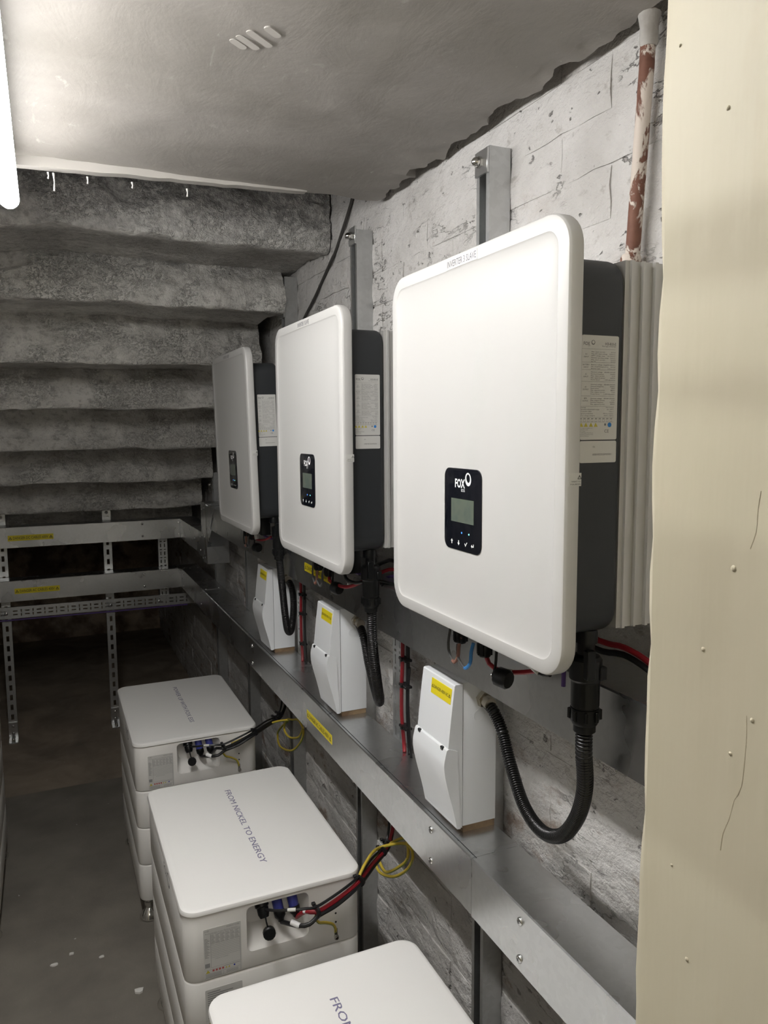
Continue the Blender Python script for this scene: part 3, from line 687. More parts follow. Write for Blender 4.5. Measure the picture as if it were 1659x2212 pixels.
for i, (a, b, dz) in enumerate(((.30, 1.0425, -.002), (1.0435, 2.62, 0), (2.621, 3.40, .0))):
    mb = MB(); L = []
    for y in (a, b): L.append([(XB, y, -.7145), (XT+.002, y, -.7145), (XT, y, -.7165), (XT, y, -.8155+dz), (XT+.0014, y, -.8155+dz), (XT+.0016, y, -.7180), (XT+.004, y, -.7160), (XB, y, -.7160)])
    mb.loft(L); obj('lid', mb, M['galv'], lt, 25)
mb = MB(); mb.box(XT+.0075, XT+.0085, 1.04, 3.40, -.7145, -.7137); obj('lid_seam', mb, M['char'], lt)
for y in (1.189, .899, 2.52):
    for z in (-.7375, -.798): screw(lt, (XT, y, z), (-1,0,0))
wlabel(lt, 'DANGER AC CABLES 400V', (XT, 1.922, -.782), U, V3, .199, .0235)
ut = thing('cable_trunking', (XT+.047, 1.8, -.415), 'upper galvanised trunking along the right wall, behind the inverters', 'trunking', 'galvanised trunking runs')
obj('body', MB().box(XT+.0016, XB, .30, 3.26, -.415, -.3205, .0008, 1), M['galv'], ut)
for a, b in ((.30, 1.62), (1.621, 3.26)):
    mb = MB(); L = []
    for y in (a, b): L.append([(XB, y, -.319), (XT+.002, y, -.319), (XT, y, -.321), (XT, y, -.4155), (XT+.0014, y, -.4155), (XT+.0016, y, -.3225), (XT+.004, y, -.3205), (XB, y, -.3205)])
    mb.loft(L); obj('lid', mb, M['galv'], ut, 25)
wlabel(ut, 'DANGER DC CABLES 600V', (XT, 1.918, -.3745), U, V3, .200, .0225)
screw(ut, (XT, 1.60, -.352), (-1,0,0), .006)
# elbow that drops the upper run to the level of the back run
el = obj('elbow', MB().box(XT-.004, XB, 3.262, 3.375, -.575, -.312, .002, 1), M['galv'], ut)
mb = MB(); mb.prism([(3.10,-.321),(3.262,-.321),(3.262,-.415),(3.18,-.415)], 'x', XT-.003, XT+.0005); mb.prism([(3.155,-.415),(3.262,-.415),(3.262,-.500)], 'x', XT-.002, XB-.02); obj('gusset', mb, M['galv'], el)
obj('drop_leg', MB().box(XT+.002, XB, 3.376, 4.010, -.555, -.455, .001, 1), M['galv'], ut)
mb = MB(); mb.prism([(3.62,-.452),(3.376,-.452),(3.376,-.56),(3.45,-.56)], 'x', XT-.001, XT+.0025); obj('gusset', mb, M['galv'], ut)
for y, z in ((3.30,-.335),(3.35,-.345),(3.30,-.46),(3.35,-.46),(3.30,-.55),(3.35,-.56),(3.42,-.475),(3.42,-.535),(3.56,-.50)):
    mb = MB(); mb.lathe([(.0045,0),(.0038,.002),(.001,.003)], (XT-.004 if y < 3.38 else XT-.0005, y, z), (-1,0,0), 8); obj('rivet', mb, M['zinc'], ut)
# back runs (they look towards the camera side)
YB = 4.010; NX = (1,0,0)
def back_run(z0, z1, x1, label, txt, lx, lz, depth):
    t = thing('cable_trunking', (-.1, YB+.05, z0), label, 'trunking', 'galvanised trunking runs')
    obj('body', MB().box(-.80, XB-.002, YB+.0016, YB+depth, z0+.0008, z1-.0015, .0008, 1), M['galv'], t)
    mb = MB(); L = []
    for x in (-.80, x1): L.append([(x, YB+depth, z1), (x, YB+.002, z1), (x, YB, z1-.002), (x, YB, z0), (x, YB+.0014, z0), (x, YB+.0016, z1-.0035), (x, YB+.004, z1-.0015), (x, YB+depth, z1-.0015)])
    mb.loft(L); obj('lid', mb, M['galv'], t, 25)
    for z in (z1-.018, z0+.020): screw(t, (.434, YB, z), (0,-1,0), .006)
    wlabel(t, txt, (lx, YB, lz), NX, V3, .200, .0265)
    for x in (x1+.022, x1+.085):
        for z in (z0+.02, z1-.02):
            mb = MB(); mb.lathe([(.0045,0),(.0038,.002),(.001,.003)], (x, YB+.0014, z), (0,-1,0), 8); obj('rivet', mb, M['zinc'], t)
    return t
back_run(-.555, -.455, .592, 'upper galvanised trunking across the back of the room, labelled DC cables', 'DANGER DC CABLES 600V', -.181, -.522, .10)
bl = back_run(-.815, -.714, .601, 'lower galvanised trunking across the back of the room, labelled AC cables', 'DANGER AC CABLES 400V', -.165, -.779, .10)
# corner plate joining lower side run to lower back run
mb = MB(); mb.box(XT+.001, XB, 3.395, YB+.001, -.8165, -.7135, .001, 1); cr = obj('corner_section', mb, M['galv'], lt)
mb = MB(); mb.prism([(XT-.001, 3.392), (XB, 3.40), (XB, 4.10), (.60, 4.10), (.60, YB), (XT-.001, 3.93)], 'z', -.7132, -.7115); obj('corner_plate', mb, M['galv'], lt)
for x, y in ((.632,3.402),(.690,3.412),(.632,3.985),(.70,3.97),(.66,3.97)):
    mb = MB(); mb.lathe([(.0045,0),(.0038,.002),(.001,.003)], (x, y, -.7117), (0,0,1), 8); obj('rivet', mb, M['zinc'], lt)
for y, z in ((3.46,-.74),(3.46,-.79),(3.93,-.735),(3.93,-.795),(3.98,-.765)):
    mb = MB(); mb.lathe([(.0045,0),(.0038,.002),(.001,.003)], (XT+.001, y, z), (-1,0,0), 8); obj('rivet', mb, M['zinc'], lt)

# ------------------------------------------------------------------ channel struts on the right wall
def channel_poly(yc, x0, d, wd=.0413, t=.0025, lip=.0075, slot=.022):
    h = wd/2; s = slot/2
    return [(x0+d, yc-h), (x0, yc-h), (x0, yc-s), (x0+lip, yc-s), (x0+lip, yc-s-t), (x0+t, yc-s-t), (x0+t, yc-h+t), (x0+d-t, yc-h+t),
            (x0+d-t, yc+h-t), (x0+t, yc+h-t), (x0+t, yc+s+t), (x0+lip, yc+s+t), (x0+lip, yc+s), (x0, yc+s), (x0, yc+h), (x0+d, yc+h)]
def cap_nut(parent, c, n, r=.0085):
    mb = MB(); mb.lathe([(r*1.15,0),(r*1.15,.005)], c, n, 6); nn = Vector(n)
    mb.lathe([(r*.95,.005),(r*.95,.009),(r*.75,.0135),(r*.4,.016),(.0004,.017)], c, n, 16); obj('cap_nut', mb, M['chrome'], parent, 40)
STR = [(1.179,.475,.452,'first'),(1.782,.478,.465,'second'),(2.387,.475,.371,'third'),(2.973,.02,None,'fourth'),(3.585,-.20,-.255,'fifth')]
for y, zt, zb, wd in STR:
    lab = {'first':'galvanised wall channel rising above nearest inverter, with square washer and dome nut','second':'galvanised wall channel rising above the middle inverter','third':'galvanised wall channel beside the stone stairs behind the far inverter','fourth':'galvanised wall channel standing left of the far isolator box','fifth':'galvanised wall channel in the back corner by the trunking elbow'}[wd]
    t = thing('strut_channel', (.735, y, -ZF), lab, 'channel', 'vertical channels on the right wall')
    mb = MB(); mb.prism(channel_poly(y, XB+.0005, WX-XB-.0008), 'z', -ZF, zt); obj('channel', mb, M['galv2'], t, 20)
    if zb is not None:
        mb = MB(); mb.box(XB-.0045, XB+.0002, y-.021, y+.019, zb-.021, zb+.020, .0006, 1); pl = obj('square_washer', mb, M['galv'], t)
        cap_nut(pl, (XB-.0045, y, zb), (-1,0,0))

# perforated sheet helper: real slots cut through the sheet
def perforated(mb, a0, a1, b0, b1, holes, place, th):
    A = sorted({a0, a1, *[h[0] for h in holes], *[h[1] for h in holes]}); B = sorted({b0, b1, *[h[2] for h in holes], *[h[3] for h in holes]})
    def inside(a, b): return any(h[0] < a < h[1] and h[2] < b < h[3] for h in holes)
    occ = {}
    for i in range(len(A)-1):
        for j in range(len(B)-1):
            occ[i, j] = not inside((A[i]+A[i+1])/2, (B[j]+B[j+1])/2)
    for (i, j), k in occ.items():
        if not k: continue
        q = [(A[i],B[j]),(A[i+1],B[j]),(A[i+1],B[j+1]),(A[i],B[j+1])]
        mb.add([place(a, b, 0) for a, b in q], [(0,1,2,3)]); mb.add([place(a, b, th) for a, b in q], [(3,2,1,0)])
        for di, dj, e in ((-1,0,(3,0)),(1,0,(1,2)),(0,-1,(0,1)),(0,1,(2,3))):
            if not occ.get((i+di, j+dj), False):
                p, r = q[e[0]], q[e[1]]; mb.add([place(*p, 0), place(*r, 0), place(*r, th), place(*p, th)], [(0,1,2,3)])
# cable tray drops between the two trunking runs
for y, lab in ((1.535, 'short perforated tray carrying cables right of the middle isolator box'), (2.268, 'short perforated tray carrying cables beside the far isolator box')):
    t = thing('cable_tray', (XB, y, -.715), lab, 'cable tray', 'perforated trays'); mb = MB(); H = []
    for k in range(7):
        zc = -.695 + k*.0425
        H += [(y-.016, y-.011, zc-.011, zc+.011), (y+.009, y+.014, zc-.011, zc+.011)]
        if k < 6: H += [(y-.018, y-.008, zc+.018, zc+.0235), (y+.007, y+.017, zc+.018, zc+.0235)]
    perforated(mb, y-.024, y+.024, -.7135, -.4165, H, lambda a, b, c: (XB-.0005+c, a, b), .0012); obj('perforated_web', mb, M['galv2'], t, 20)
    mb = MB(); mb.box(XB-.0005, XB+.012, y-.0255, y-.0242, -.7135, -.4165).box(XB-.0005, XB+.012, y+.0242, y+.0255, -.7135, -.4165); obj('flange', mb, M['galv2'], t)
    b = thing('cable_bundle', (.70, y-.05, -.7), 'red and black cables strapped beside the %s perforated tray' % ('nearer' if y < 2 else 'farther'), 'cables', 'cables beside the perforated trays')
    for dy, dx, m, nm in ((-.052, 0, 'red', 'red_cable'), (-.066, .006, 'cblack', 'black_cable')):
        wob = .010 if m == 'red' else .006
        mb = MB(); mb.tube(spline([(.700+dx, y+dy, -.4155), (.701+dx, y+dy+wob*.3, -.50), (.702+dx, y+dy+wob, -.58), (.702+dx, y+dy+wob, -.64), (.70+dx, y+dy-.006, -.70), (.697+dx, y+dy-.014, -.7145)], .012), .0044, 8); obj(nm, mb, M[m], b)
    mb = MB(); mb.tube(spline([(.706, y-.074, -.52), (.704, y-.070, -.58), (.70, y-.085, -.66), (.698, y-.098, -.7145)], .012), .003, 7); obj('thin_black_cable', mb, M['cblack'], b)
    for z in (-.505, -.565, -.660):
        mb = MB(); mb.box(.6945, .7118, y-.076, y-.041, z-.003, z+.003, .001, 1); mb.box(.691, .696, y-.062, y-.055, z-.004, z+.004, .001, 1); obj('cable_tie', mb, M['cblack'], b)

# ------------------------------------------------------------------ rack posts and rail at the back
YP = 4.120
for x, lab in ((-.212, 'left slotted steel post behind the back trunking'), (.272, 'right slotted steel post behind the back trunking')):
    t = thing('slotted_post', (x, YP, -ZF), lab, 'post', 'slotted posts at the back'); mb = MB()
    H = [(x-.0065, x+.0065, -ZF+.105+k*.05, -ZF+.105+k*.05+.027) for k in range(21)]
    perforated(mb, x-.0205, x+.0205, -ZF, -.400, H, lambda a, b, c: (a, YP+c, b), .0025); obj('slotted_web', mb, M['galv2'], t, 20)
    mb = MB(); mb.box(x-.0205, x-.0180, YP+.0025, YP+.030, -ZF, -.400).box(x+.0180, x+.0205, YP+.0025, YP+.030, -ZF, -.400); obj('side_flange', mb, M['galv2'], t)
    mb = MB(); mb.box(x-.021, x+.021, YP-.006, YP-.0005, -ZF, -ZF+.092, .0006, 1).box(x-.021, x+.021, YP-.060, YP-.0005, -ZF, -ZF+.006, .0006, 1); ft = obj('foot_bracket', mb, M['galv'], t)
    for z in (.035, .072): screw(ft, (x, YP-.006, -ZF+z), (0,-1,0), .0075)
    cap_nut(ft, (x, YP-.035, -ZF+.006), (0,0,1), .008)
    mb = MB(); mb.box(x-.019, x+.021, YP-.006, YP-.0005, -.437, -.397, .0006, 1); pl = obj('square_washer', mb, M['galv'], t); screw(pl, (x, YP-.006, -.416), (0,-1,0), .0085)
t = thing('cable_tray', (0, 4.105, -.92), 'long perforated tray running across the back below the trunking', 'cable tray', 'perforated trays'); mb = MB(); H = []
for k in range(28):
    xc = -.76 + k*.0535
    if xc > .655: break
    H += [(xc-.0105, xc+.0105, -.884, -.8785), (xc-.0105, xc+.0105, -.9015, -.896), (xc+.0245, xc+.0290, -.887, -.8735), (xc+.0245, xc+.0290, -.9065, -.893)]
tilt = lambda x: -.008*(x+.24)/.9
perforated(mb, -.80, .700, -.9170, -.8620, H, lambda a, b, c: (a, 4.105+c, b + tilt(a)), .0012); obj('perforated_web', mb, M['galv2'], t, 20)
mb = MB()
for za, zb in ((-.9182,-.9170),(-.8620,-.8608)):
    mb.add([(-.80,4.105,za+tilt(-.8)),(.70,4.105,za+tilt(.7)),(.70,4.117,za+tilt(.7)),(-.80,4.117,za+tilt(-.8)),(-.80,4.105,zb+tilt(-.8)),(.70,4.105,zb+tilt(.7)),(.70,4.117,zb+tilt(.7)),(-.80,4.117,zb+tilt(-.8))],
           [(0,3,2,1),(4,5,6,7),(0,1,5,4),(1,2,6,5),(2,3,7,6),(3,0,4,7)])
obj('flange', mb, M['galv2'], t)
for x in (-.212, .272, .515): screw(t, (x, 4.105, -.893+tilt(x)), (0,-1,0), .0085)
mb = MB(); mb.tube([(-.80,4.098,-.921),(-.1,4.098,-.925),(.3,4.098,-.929),(.66,4.098,-.930)], .004, 7); tag(obj('purple_cable', mb, M['purple']), 'thin purple cable running along the bottom of the back tray', 'cable')
t = thing('cable_tray', (.545, 4.10, -.87), 'short upright perforated tray joining the two back trunking runs', 'cable tray', 'perforated trays'); mb = MB(); H = []; xv = .545
for k in range(9):
    zc = -.86 + k*.0425
    H += [(xv-.0135, xv-.0085, zc-.009, zc+.009), (xv+.0065, xv+.0115, zc-.009, zc+.009), (xv-.0155, xv-.0050, zc+.0185, zc+.0230), (xv+.0045, xv+.0145, zc+.0185, zc+.0230)]
perforated(mb, xv-.0235, xv+.0235, -.905, -.470, H, lambda a, b, c: (a, 4.1135+c, b), .0012); obj('perforated_web', mb, M['galv2'], t, 20)

# ------------------------------------------------------------------ battery stacks
BX0, BW, BD = .2035, .378, .570
LV = [(-1.1025,-.9615),(-1.2215,-1.1035),(-1.3405,-1.2225),(-1.4590,-1.3415)]
def rot_text(mb, s, x, y0, y1, z, h):       # lettering that reads towards the camera along the lid
    for k in (0, .0007): text(mb, s, (x, y0-k, z+k*.1), (0,-1,0), (1,0,0), h, abs(y1-y0))
def module_label(parent, x, y, z0, ww, hh, big):
    mb = MB(); mb.slab('y', y+.0003, y-.0006, x+ww/2, z0+hh/2, ww, hh, .0025, 0, 3); l = obj('rating_label', mb, M['paper2'], parent)
    yo = y-.0008; mb = MB(); o = (x, yo, z0)
    def R(a0, a1, b0, b1): frect(mb, o, NX, V3, a0*ww, a1*ww, b0*hh, b1*hh)
    if big:
        text(mb, 'ENERGY CUBE', (x+ww*.96, yo, z0+hh*.945), NX, V3, .0027, .026, 'R'); text(mb, 'FOX', (x+ww*.03, yo, z0+hh*.945), NX, V3, .002, .005)
        fring(mb, (x+ww*.12, yo, z0+hh*.96), NX, V3, 0, 0, .0018, .0018, .0004, .0008, .2, 12)
        text(mb, 'Rechargeable Li-ion Battery System', (x+ww*.05, yo, z0+hh*.895), NX, V3, .0020, ww*.85)
        for a in (.19,.32,.45,.58,.71,.84): R(a, a+.006, .68, .88); 
        for b in (.88,.68,.645,.61,.575,.54,.505,.47,.435,.40,.20,.165,.0): R(.18 if b > .3 else 0, .97, b, b+.004)
        R(.965,.972,.0,.88); R(.18,.187,.20,.88); R(.0,.97,.088,.092); R(.5,.506,.0,.088)
        for c in range(6):
            for k in range(9):
                b = .865 - k*.022; R(.205+.13*c, .205+.13*c+.10*(.6+.4*((c*3+k*5) % 4)/3), b-.012, b-.004)
        for k in range(17): R(.02, .02+.14*(.5+.5*((k*7) % 5)/4), .80-k*.024, .80-k*.024+.010)
        text(mb, 'MADE IN CHINA', (x+ww*.30, yo, z0+hh*.355), NX, V3, .0018, .026)
        for k in range(3): R(.52,.94,.175-.018*k-.004,.180-.018*k-.004) if k == 0 else None
        for k in range(5): R(.03, .45, .012+.015*k, .018+.015*k)
        for k in range(3): R(.58, .9, .02+.02*k, .027+.02*k)
        R(.02,.15,.215,.30)
    else:
        for k in range(13): R(.06, .06+.75*(.45+.55*((k*5) % 7)/6), .90-k*.058, .90-k*.058+.026)
        R(0,.98,.145,.149)
    obj('print', mb, M['midink'], l)
    if big:
        mb = MB()
        for k in range(4): frect(mb, o, NX, V3, (.21+.085*k)*ww, (.265+.085*k)*ww, .115*hh, .155*hh)
        obj('prohibition_mark', mb, M['redink'], l)
        mb = MB(); flat(mb, o, NX, V3, [(.03*ww,.10*hh),(.15*ww,.10*hh),(.09*ww,.17*hh)])
        for a in (.58,.66): flat(mb, o, NX, V3, [((a-.028)*ww,.115*hh),((a+.028)*ww,.115*hh),(a*ww,.155*hh)])
        obj('warning_symbol', mb, M['amber'], l)
        mb = MB(); flat(mb, o, NX, V3, [((.80+.025*math.cos(q*math.pi/5))*ww, .135*hh+.025*ww*math.sin(q*math.pi/5)) for q in range(10)]); obj('blue_mark', mb, M['navyink'], l)
    else:
        mb = MB(); flat(mb, o, NX, V3, [(.05*ww,.03*hh),(.30*ww,.03*hh),(.17*ww,.13*hh)]); obj('warning_symbol', mb, M['amber'], l)
def body(x0, y0, z0, z1):
    mb = MB(); L = []; cx, cy = x0+BW/2, y0+BD/2
    for z, ins in ((z0, .004), (z0+.0015, .0015), (z0+.004, .0), (z1-.004, .0), (z1-.0015, .0015), (z1, .004)):
        L.append([(a, b, z) for a, b in rr(cx, cy, BW-2*ins, BD-2*ins, .030-ins, 6)])
    return mb.loft(L)
def pocket(me_obj, x0, y0):
    mb = MB(); L = []
    for y, g, zz in ((y0-.02, 0, 0), (y0+.004, 0, 0), (y0+.010, .002, .003), (y0+.055, .012, .026)):
        L.append([(a, y, b) for a, b in rr(x0+.1915, -1.0165 + zz/2, .133-2*g, .0985-zz, .013, 5)])
    mb.loft(L); cut = obj('cut', mb, M['bat'])
    md = me_obj.modifiers.new('b', 'BOOLEAN'); md.operation = 'DIFFERENCE'; md.object = cut; md.solver = 'EXACT'
    bpy.context.view_layer.update(); dg = bpy.context.evaluated_depsgraph_get()
    me = bpy.data.meshes.new_from_object(me_obj.evaluated_get(dg)); me_obj.modifiers.clear(); old = me_obj.data; me_obj.data = me; me.name = 'body'
    bpy.data.meshes.remove(old); bpy.data.objects.remove(cut)
    for p in me.polygons: p.use_smooth = True
    me.set_sharp_from_angle(angle=math.radians(32))
GB = 'white battery modules in stacks'
def stack(x0, y0, where, words, mirror=False):
    cx, cy = x0+BW/2, y0+BD/2; out = []
    z0, z1 = LV[0]
    t = thing('battery_control_module', (cx, cy, z0), 'white battery control module with lettered lid topping %s' % where, 'battery', GB)
    b = obj('body', body(x0, y0, z0, z1), M['bat'], t, 32)
    if not mirror: pocket(b, x0, y0)
    mb = MB(); L = []
    for z, ins, r in ((z1, .006, .026), (z1+.002, .006, .026), (z1+.002, -.002, .032), (z1+.003, -.0035, .0335), (z1+.008, -.0035, .0335), (z1+.0115, -.002, .032), (z1+.0135, .002, .028), (z1+.014, .006, .025), (z1+.0137, .010, .022), (z1+.0141, .012, .021)):
        L.append([(p, q, z) for p, q in rr(cx, cy, BW-2*ins, BD-2*ins, r, 7)])
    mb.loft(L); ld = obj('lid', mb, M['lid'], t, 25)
    if words:
        mb = MB(); rot_text(mb, words, x0+.186, y0+BD-.088, y0+.112, z1+.0143, .0142); obj('lettering', mb, M['vink'], ld)
    if not mirror:
        module_label(t, x0+.0375, y0, -1.0965, .0755, .105, True)
        for z in (-1.033, -1.053):
            mb = MB(); mb.lathe([(.0022,0),(.0022,.0006)], (x0+.318, y0, z), (0,-1,0), 10); obj('screw_hole', mb, M['ink'], t)
    # logo pressed on the aisle side
    xs = x0-.0003; mb = MB(); UU = (0,-1,0)
    text(mb, 'FOX', (xs, y0+.275, -1.004), UU, V3, .020, .052); fring(mb, (xs, y0+.203, -.992), UU, V3, 0, 0, .017, .017, .003, .006, .2); obj('logo_lettering', mb, M['gink'], t)
    for k, (a, c) in enumerate(LV[1:]):
        m = thing('battery_module', (cx, cy, a), '%s white battery module in %s' % (('upper','middle','bottom')[k], where), 'battery', GB)
        obj('body', body(x0, y0, a, c), M['bat'], m, 32)
        if not mirror: module_label(m, x0+.0375, y0, a+.022, .0755, .078, False)
        if k == 2:
            for fx in (x0+.029, x0+BW-.029):
                for fy in (y0+.048, y0+BD-.040):
                    mb = MB(); mb.lathe([(.026,0),(.030,.003),(.030,.008),(.020,.022),(.012,.034),(.010,.036),(.010,.045),(.014,.046),(.014,.055),(.009,.056),(.009,.0815)], (fx, fy, -ZF), (0,0,1), 20)
                    obj('levelling_foot', mb, M['chrome'], m, 40)
    return t
stack(BX0, .635, 'the stack nearest the camera', 'FROM NICKEL TO ENERGY')
stack(BX0, 1.447, 'the second stack from the camera', 'FROM NICKEL TO ENERGY')
stack(BX0, 2.338, 'the farthest stack by the right wall', 'POWER UP WITH FOX ESS')
stack(-.193-BW, 2.43, 'the stack across the aisle at left edge', None, True)

# ------------------------------------------------------------------ battery leads
def plug(parent, x, y, z, m):
    o = Vector((x, y, z)); ax = Vector((.12, -.35, -.93)).normalized()
    mb = MB(); mb.lathe([(.010,0),(.0108,.004),(.0108,.028),(.0095,.030)], o, ax, 14); p = obj('plug', mb, M[m], parent)
    mb = MB(); mb.lathe([(.0115,.028),(.0120,.030),(.0115,.040),(.0075,.045),(.006,.050)], o, ax, 12); obj('plug_nut', mb, M['black'], p)
    return tuple(o + ax*.052)
def tie(parent, p, d, r=.011):
    n = Vector(d).normalized(); mb = MB(); mb.lathe([(r,-.0025),(r,.0025),(r*.85,.0025),(r*.85,-.0025),(r,-.0025)], p, n, 12)
    a = n.orthogonal().normalized(); q = Vector(p) + a*(r+.003); mb.box(q.x-.004, q.x+.004, q.y-.004, q.y+.004, q.z-.003, q.z+.003, .001, 1); obj('cable_tie', mb, M['cblack'], parent)
def sleeve(parent, a, b, r, m='wink'):
    mb = MB(); mb.tube([a, b], r, 10); obj('marker_sleeve', mb, M[m], parent)
def striped(parent, pts, r, name='earth_wire'):
    sp = spline(pts, .008); mb = MB(); mb.tube(sp, r, 8); e = obj(name, mb, M['earth'], parent)
    mb = MB(); off = [Vector(p) + Vector((-.2, -.3, -.75)).normalized()*r*.42 for p in sp]; mb.tube(off, r*.72, 6); obj('green_stripe', mb, M['green'], e)
def leads(dy, label, near):
    t = thing('cable_bundle', (.55, 1.42+dy, -.99), label, 'cables', 'cables from the battery stacks')
    y = lambda v: v + dy
    a = plug(t, .397, y(1.470), -.9740, 'plug'); b = plug(t, .429, y(1.468), -.9710, 'plug')
    mb = MB(); mb.lathe([(.0135,0),(.0145,.003),(.0145,.012),(.0120,.014),(.0120,.026),(.009,.034)], (.364, y(1.468), -.973), (.1,-.5,-.86), 14); obj('round_plug', mb, M['black'], t)
    mb = MB(); mb.lathe([(.0120,0),(.0130,.002),(.0130,.012),(.0105,.014)], (.372, y(1.437), -1.026), (-.15,-1,.25), 14); cp = obj('hanging_cap', mb, M['black'], t)
    mb = MB(); mb.tube(spline([(.368, y(1.455), -.988), (.366, y(1.432), -1.000), (.370, y(1.434), -1.016)], .006), .0018, 6); obj('cap_strap', mb, M['black'], cp)
    red = [b, (.446, y(1.418), -.990), (.463, y(1.402), -.987), (.507, y(1.412), -.981), (.566, y(1.430), -.966), (.625, y(1.485), -.967), (.677, y(1.532), -.970), (.706, y(1.562), -.957), (.728, y(1.592), -.925), (.736, y(1.612), -.87), (.736, y(1.620), -.815)]
    blk = [a, (.425, y(1.402), -1.006), (.445, y(1.392), -1.002), (.468, y(1.398), -.993), (.512, y(1.408), -.987), (.569, y(1.428), -.971), (.632, y(1.488), -.972), (.683, y(1.535), -.974), (.702, y(1.556), -.962), (.722, y(1.585), -.935), (.728, y(1.607), -.88), (.728, y(1.620), -.815)]
    thin = [(.368, y(1.450), -.984), (.385, y(1.425), -.976), (.404, y(1.410), -.971), (.440, y(1.397), -.970), (.471, y(1.400), -.972), (.561, y(1.428), -.956), (.620, y(1.485), -.957), (.672, y(1.53), -.961), (.694, y(1.552), -.940), (.708, y(1.580), -.90), (.718, y(1.60), -.86), (.720, y(1.612), -.815)]
    if near:
        mb = MB(); mb.tube(spline(red, .008), .0046, 9); obj('red_cable', mb, M['red'], t)
        sleeve(t, (.443, y(1.4225), -.9905), (.456, y(1.4075), -.9885), .0054)
    else:
        mb = MB(); mb.tube(spline(red, .008), .0046, 9); obj('thick_black_cable', mb, M['cblack'], t)
    mb = MB(); mb.tube(spline(blk, .008), .0046, 9); obj('black_cable', mb, M['cblack'], t)
    sleeve(t, (.414, y(1.4165), -1.0040), (.4275, y(1.4005), -1.0063), .0056)
    mb = MB(); mb.tube(spline(thin, .008), .0030, 8); obj('thin_black_cable', mb, M['cblack'], t)
    sleeve(t, (.4045, y(1.4097), -.971), (.4200, y(1.4035), -.9705), .0038, 'paper')
    striped(t, [(.518, y(1.440), -1.070), (.517, y(1.436), -1.062), (.510, y(1.432), -1.046), (.490, y(1.422), -1.030), (.470, y(1.410), -1.016), (.462, y(1.404), -.997), (.480, y(1.408), -.990)], .0030)
    mb = MB(); mb.lathe([(.006,0),(.006,.004),(.0035,.0045),(.0035,.008)], (.5215, y(1.4470), -1.086), (0,-1,0), 6); mb.box(.517, .5245, y(1.4435), y(1.4455), -1.086, -1.066, .0008, 1); obj('earth_lug', mb, M['chrome'], t)
    tie(t, (.464, y(1.400), -.984), (1,.25,.1), .0125); tie(t, (.573, y(1.432), -.965), (.7,.6,.1), .0115); tie(t, (.664, y(1.520), -.967), (.7,.6,0), .0115); tie(t, (.686, y(1.542), -.962), (.6,.5,.4), .0115)
    # earth wire loop
    if near: striped(t, [(.572,1.436,-.957),(.587,1.448,-.945),(.626,1.488,-.943),(.665,1.525,-.958),(.690,1.478,-.931),(.69,1.43,-.913),(.69,1.414,-.928),(.69,1.442,-.973),(.69,1.516,-1.032),(.69,1.597,-1.066),(.69,1.622,-1.050),(.69,1.582,-1.000),(.69,1.528,-.956),(.69,1.47,-.915),(.69,1.445,-.905),(.69,1.44,-.945),(.69,1.49,-.995),(.69,1.56,-1.045),(.69,1.60,-1.04)], .0034, 'earth_loop')
    else: striped(t, [(.493,y(1.42),-.984),(.562,y(1.44),-.974),(.64,y(1.50),-.972),(.69,2.351,-.954),(.69,2.42,-1.00),(.69,2.479,-1.049),(.69,2.453,-1.084),(.69,2.316,-1.045),(.69,2.213,-.975),(.69,2.187,-.929),(.69,2.233,-.913),(.69,2.30,-.935),(.69,2.362,-.957),(.69,2.397,-1.002),(.69,2.339,-1.008),(.69,2.236,-.969),(.69,2.186,-.920)], .0034, 'earth_loop')
leads(0, 'red, black and yellow-green cables tied from second battery stack to the wall', True)
leads(.891, 'black and yellow-green cables tied from farthest battery stack to the wall', False)

# ------------------------------------------------------------------ loose cables below the inverters
def cable(name, pts, r, m, label):
    mb = MB(); mb.tube(spline(pts, .01), r, 8); return tag(obj(name, mb, M[m]), label, 'cable', 'loose cables below the inverters')
o = cable('red_cable', [(.577,.937,-.327),(.576,.926,-.341),(.588,.910,-.350),(.597,.885,-.345),(.606,.862,-.338),(.603,.815,-.318),(.598,.80,-.30)], .0035, 'red', 'red cable looping under the nearest inverter')
mb = MB(); mb.tube([(.590,.9065,-.3495),(.5945,.892,-.3470)], .0046, 9); obj('marker_sleeve', mb, M['paper'], o)
o = cable('black_cable', [(.596,.865,-.295),(.597,.862,-.318),(.602,.845,-.333),(.606,.82,-.330)], .0035, 'cblack', 'short black cable under the nearest inverter with white sleeve')
mb = MB(); mb.tube([(.5985,.858,-.324),(.6035,.84,-.3335)], .0048, 9); obj('marker_sleeve', mb, M['paper'], o)
cable('red_cable', [(.640,.80,-.244),(.652,.795,-.275),(.660,.770,-.281),(.662,.74,-.279),(.668,.70,-.290),(.675,.66,-.3195)], .004, 'red', 'red cable arching from nearest inverter towards the door jamb')
cable('black_cable', [(.632,.81,-.244),(.642,.80,-.282),(.655,.775,-.292),(.660,.74,-.288),(.664,.70,-.297),(.672,.66,-.3195)], .0042, 'cblack', 'black cable arching from nearest inverter towards the door jamb')
cable('black_cable', [(.640,1.56,-.242),(.650,1.54,-.30),(.66,1.49,-.287),(.66,1.447,-.277),(.67,1.38,-.290),(.68,1.33,-.3195)], .0042, 'cblack', 'black cable arching between middle and nearest inverters')
cable('red_cable', [(.577,1.605,-.327),(.57,1.59,-.338),(.575,1.543,-.341),(.585,1.50,-.336),(.62,1.47,-.315),(.66,1.44,-.295),(.675,1.36,-.3195)], .004, 'red', 'red cable sagging below the middle inverter')
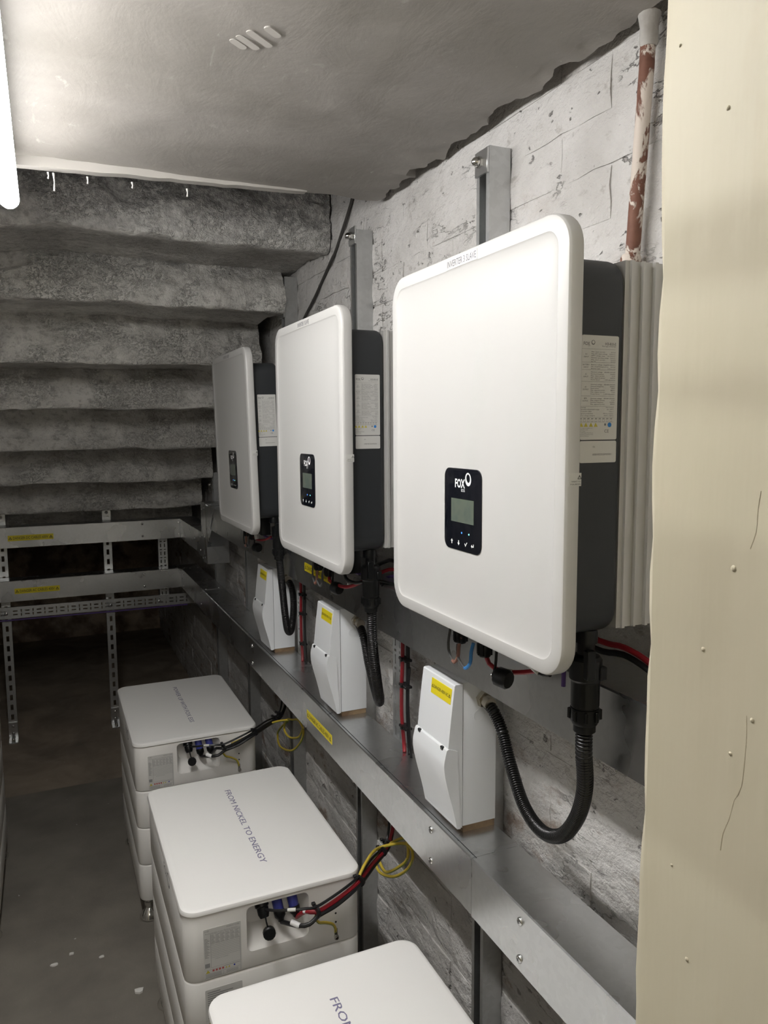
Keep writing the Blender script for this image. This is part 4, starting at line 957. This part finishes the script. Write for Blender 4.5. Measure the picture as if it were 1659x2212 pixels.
cable('purple_cable', [(.61,1.60,-.243),(.60,1.57,-.30),(.63,1.53,-.322),(.66,1.50,-.325),(.665,1.45,-.312),(.68,1.36,-.3195)], .0034, 'purple', 'purple cable behind the conduit of the middle inverter')
cable('black_cable', [(.577,1.52,-.29),(.578,1.51,-.318),(.59,1.48,-.325),(.615,1.44,-.315),(.65,1.38,-.318)], .0036, 'cblack', 'thick black cable below the middle inverter with sleeve')
cable('purple_cable', [(.595,2.31,-.246),(.592,2.26,-.31),(.60,2.20,-.322),(.612,2.12,-.318)], .0034, 'purple', 'purple cable tangled below the far inverter')
cable('red_cable', [(.577,2.303,-.327),(.58,2.27,-.335),(.59,2.22,-.330),(.60,2.18,-.316)], .0034, 'red', 'red cable tangled below the far inverter')
mb = MB(); mb.tube([(.572,2.25,-.306),(.574,2.245,-.330)], .007, 8); tag(obj('cable_marker', mb, M['paper']), 'white cable marker hanging below the far inverter', 'cable marker')
mb = MB(); mb.tube([(.60,.735,-.243),(.597,.742,-.31),(.598,.744,-.335)], .003, 7); 
mb = MB(); mb.tube(spline([(.610,.785,-.246),(.603,.786,-.30),(.602,.786,-.335)], .01), .003, 7); tag(obj('purple_cable', mb, M['purple']), 'short purple cable end hanging below nearest inverter', 'cable', 'loose cables below the inverters')

# ------------------------------------------------------------------ pipe, wall wire, floor debris
t = thing('water_pipe', (.737, .815, .15), 'old vertical pipe with flaking white paint over rust by the jamb', 'pipe')
mb = MB(); mb.tube([(.737,.835,.18),(.737,.823,.35),(.737,.815,.46),(.737,.812,.53)], .0098, 14); obj('pipe', mb, M['pipe'], t)
mb = MB(); mb.lathe([(.0105,0),(.0140,.004),(.0140,.030),(.0125,.034),(.0105,.036)], (.737,.836,.196), (0,-.05,1), 14); obj('coupling', mb, M['pipe'], t)
mb = MB(); mb.lathe([(.0100,0),(.0120,.006),(.0115,.024),(.0145,.040)], (.737,.8125,.486), (0,0,1), 12); obj('plaster_collar', mb, M['mortar'], t)
mb = MB(); mb.tube(spline([(.7495,1.868,.60),(.7495,1.888,.573),(.7495,2.00,.482),(.7495,2.03,.467),(.7495,2.18,.387),(.7495,2.292,.336),(.7495,2.42,.26)], .015), .0042, 7)
tag(obj('wall_wire', mb, M['wire']), 'thin dark cable slanting down the wall between stairs and far inverters', 'cable')
for x, y, s, wd in ((.165, 2.06, .016, 'large white plaster flake on the floor beside the second battery stack'), (-.048, 2.27, .011, 'white plaster crumb on the floor in the aisle, left of its fellows'), (-.001, 2.30, .009, 'small thin plaster crumb on the floor in the aisle'), (.08, 2.25, .008, 'grey plaster smear crumb on the floor near the middle of the aisle')):
    mb = MB(); r = random.Random(int(x*1000)); P = [(x+s*math.cos(q*math.pi/4)*r.uniform(.6,1.1), y+s*.7*math.sin(q*math.pi/4)*r.uniform(.6,1.1)) for q in range(8)]
    mb.loft([[(a, b, -ZF) for a, b in P], [(a, b, -ZF+s*.35) for a, b in P], [(x+(a-x)*.5, y+(b-y)*.5, -ZF+s*.5) for a, b in P]]); tag(obj('plaster_flake', mb, M['flake']), wd, 'debris', 'plaster flakes on the floor')
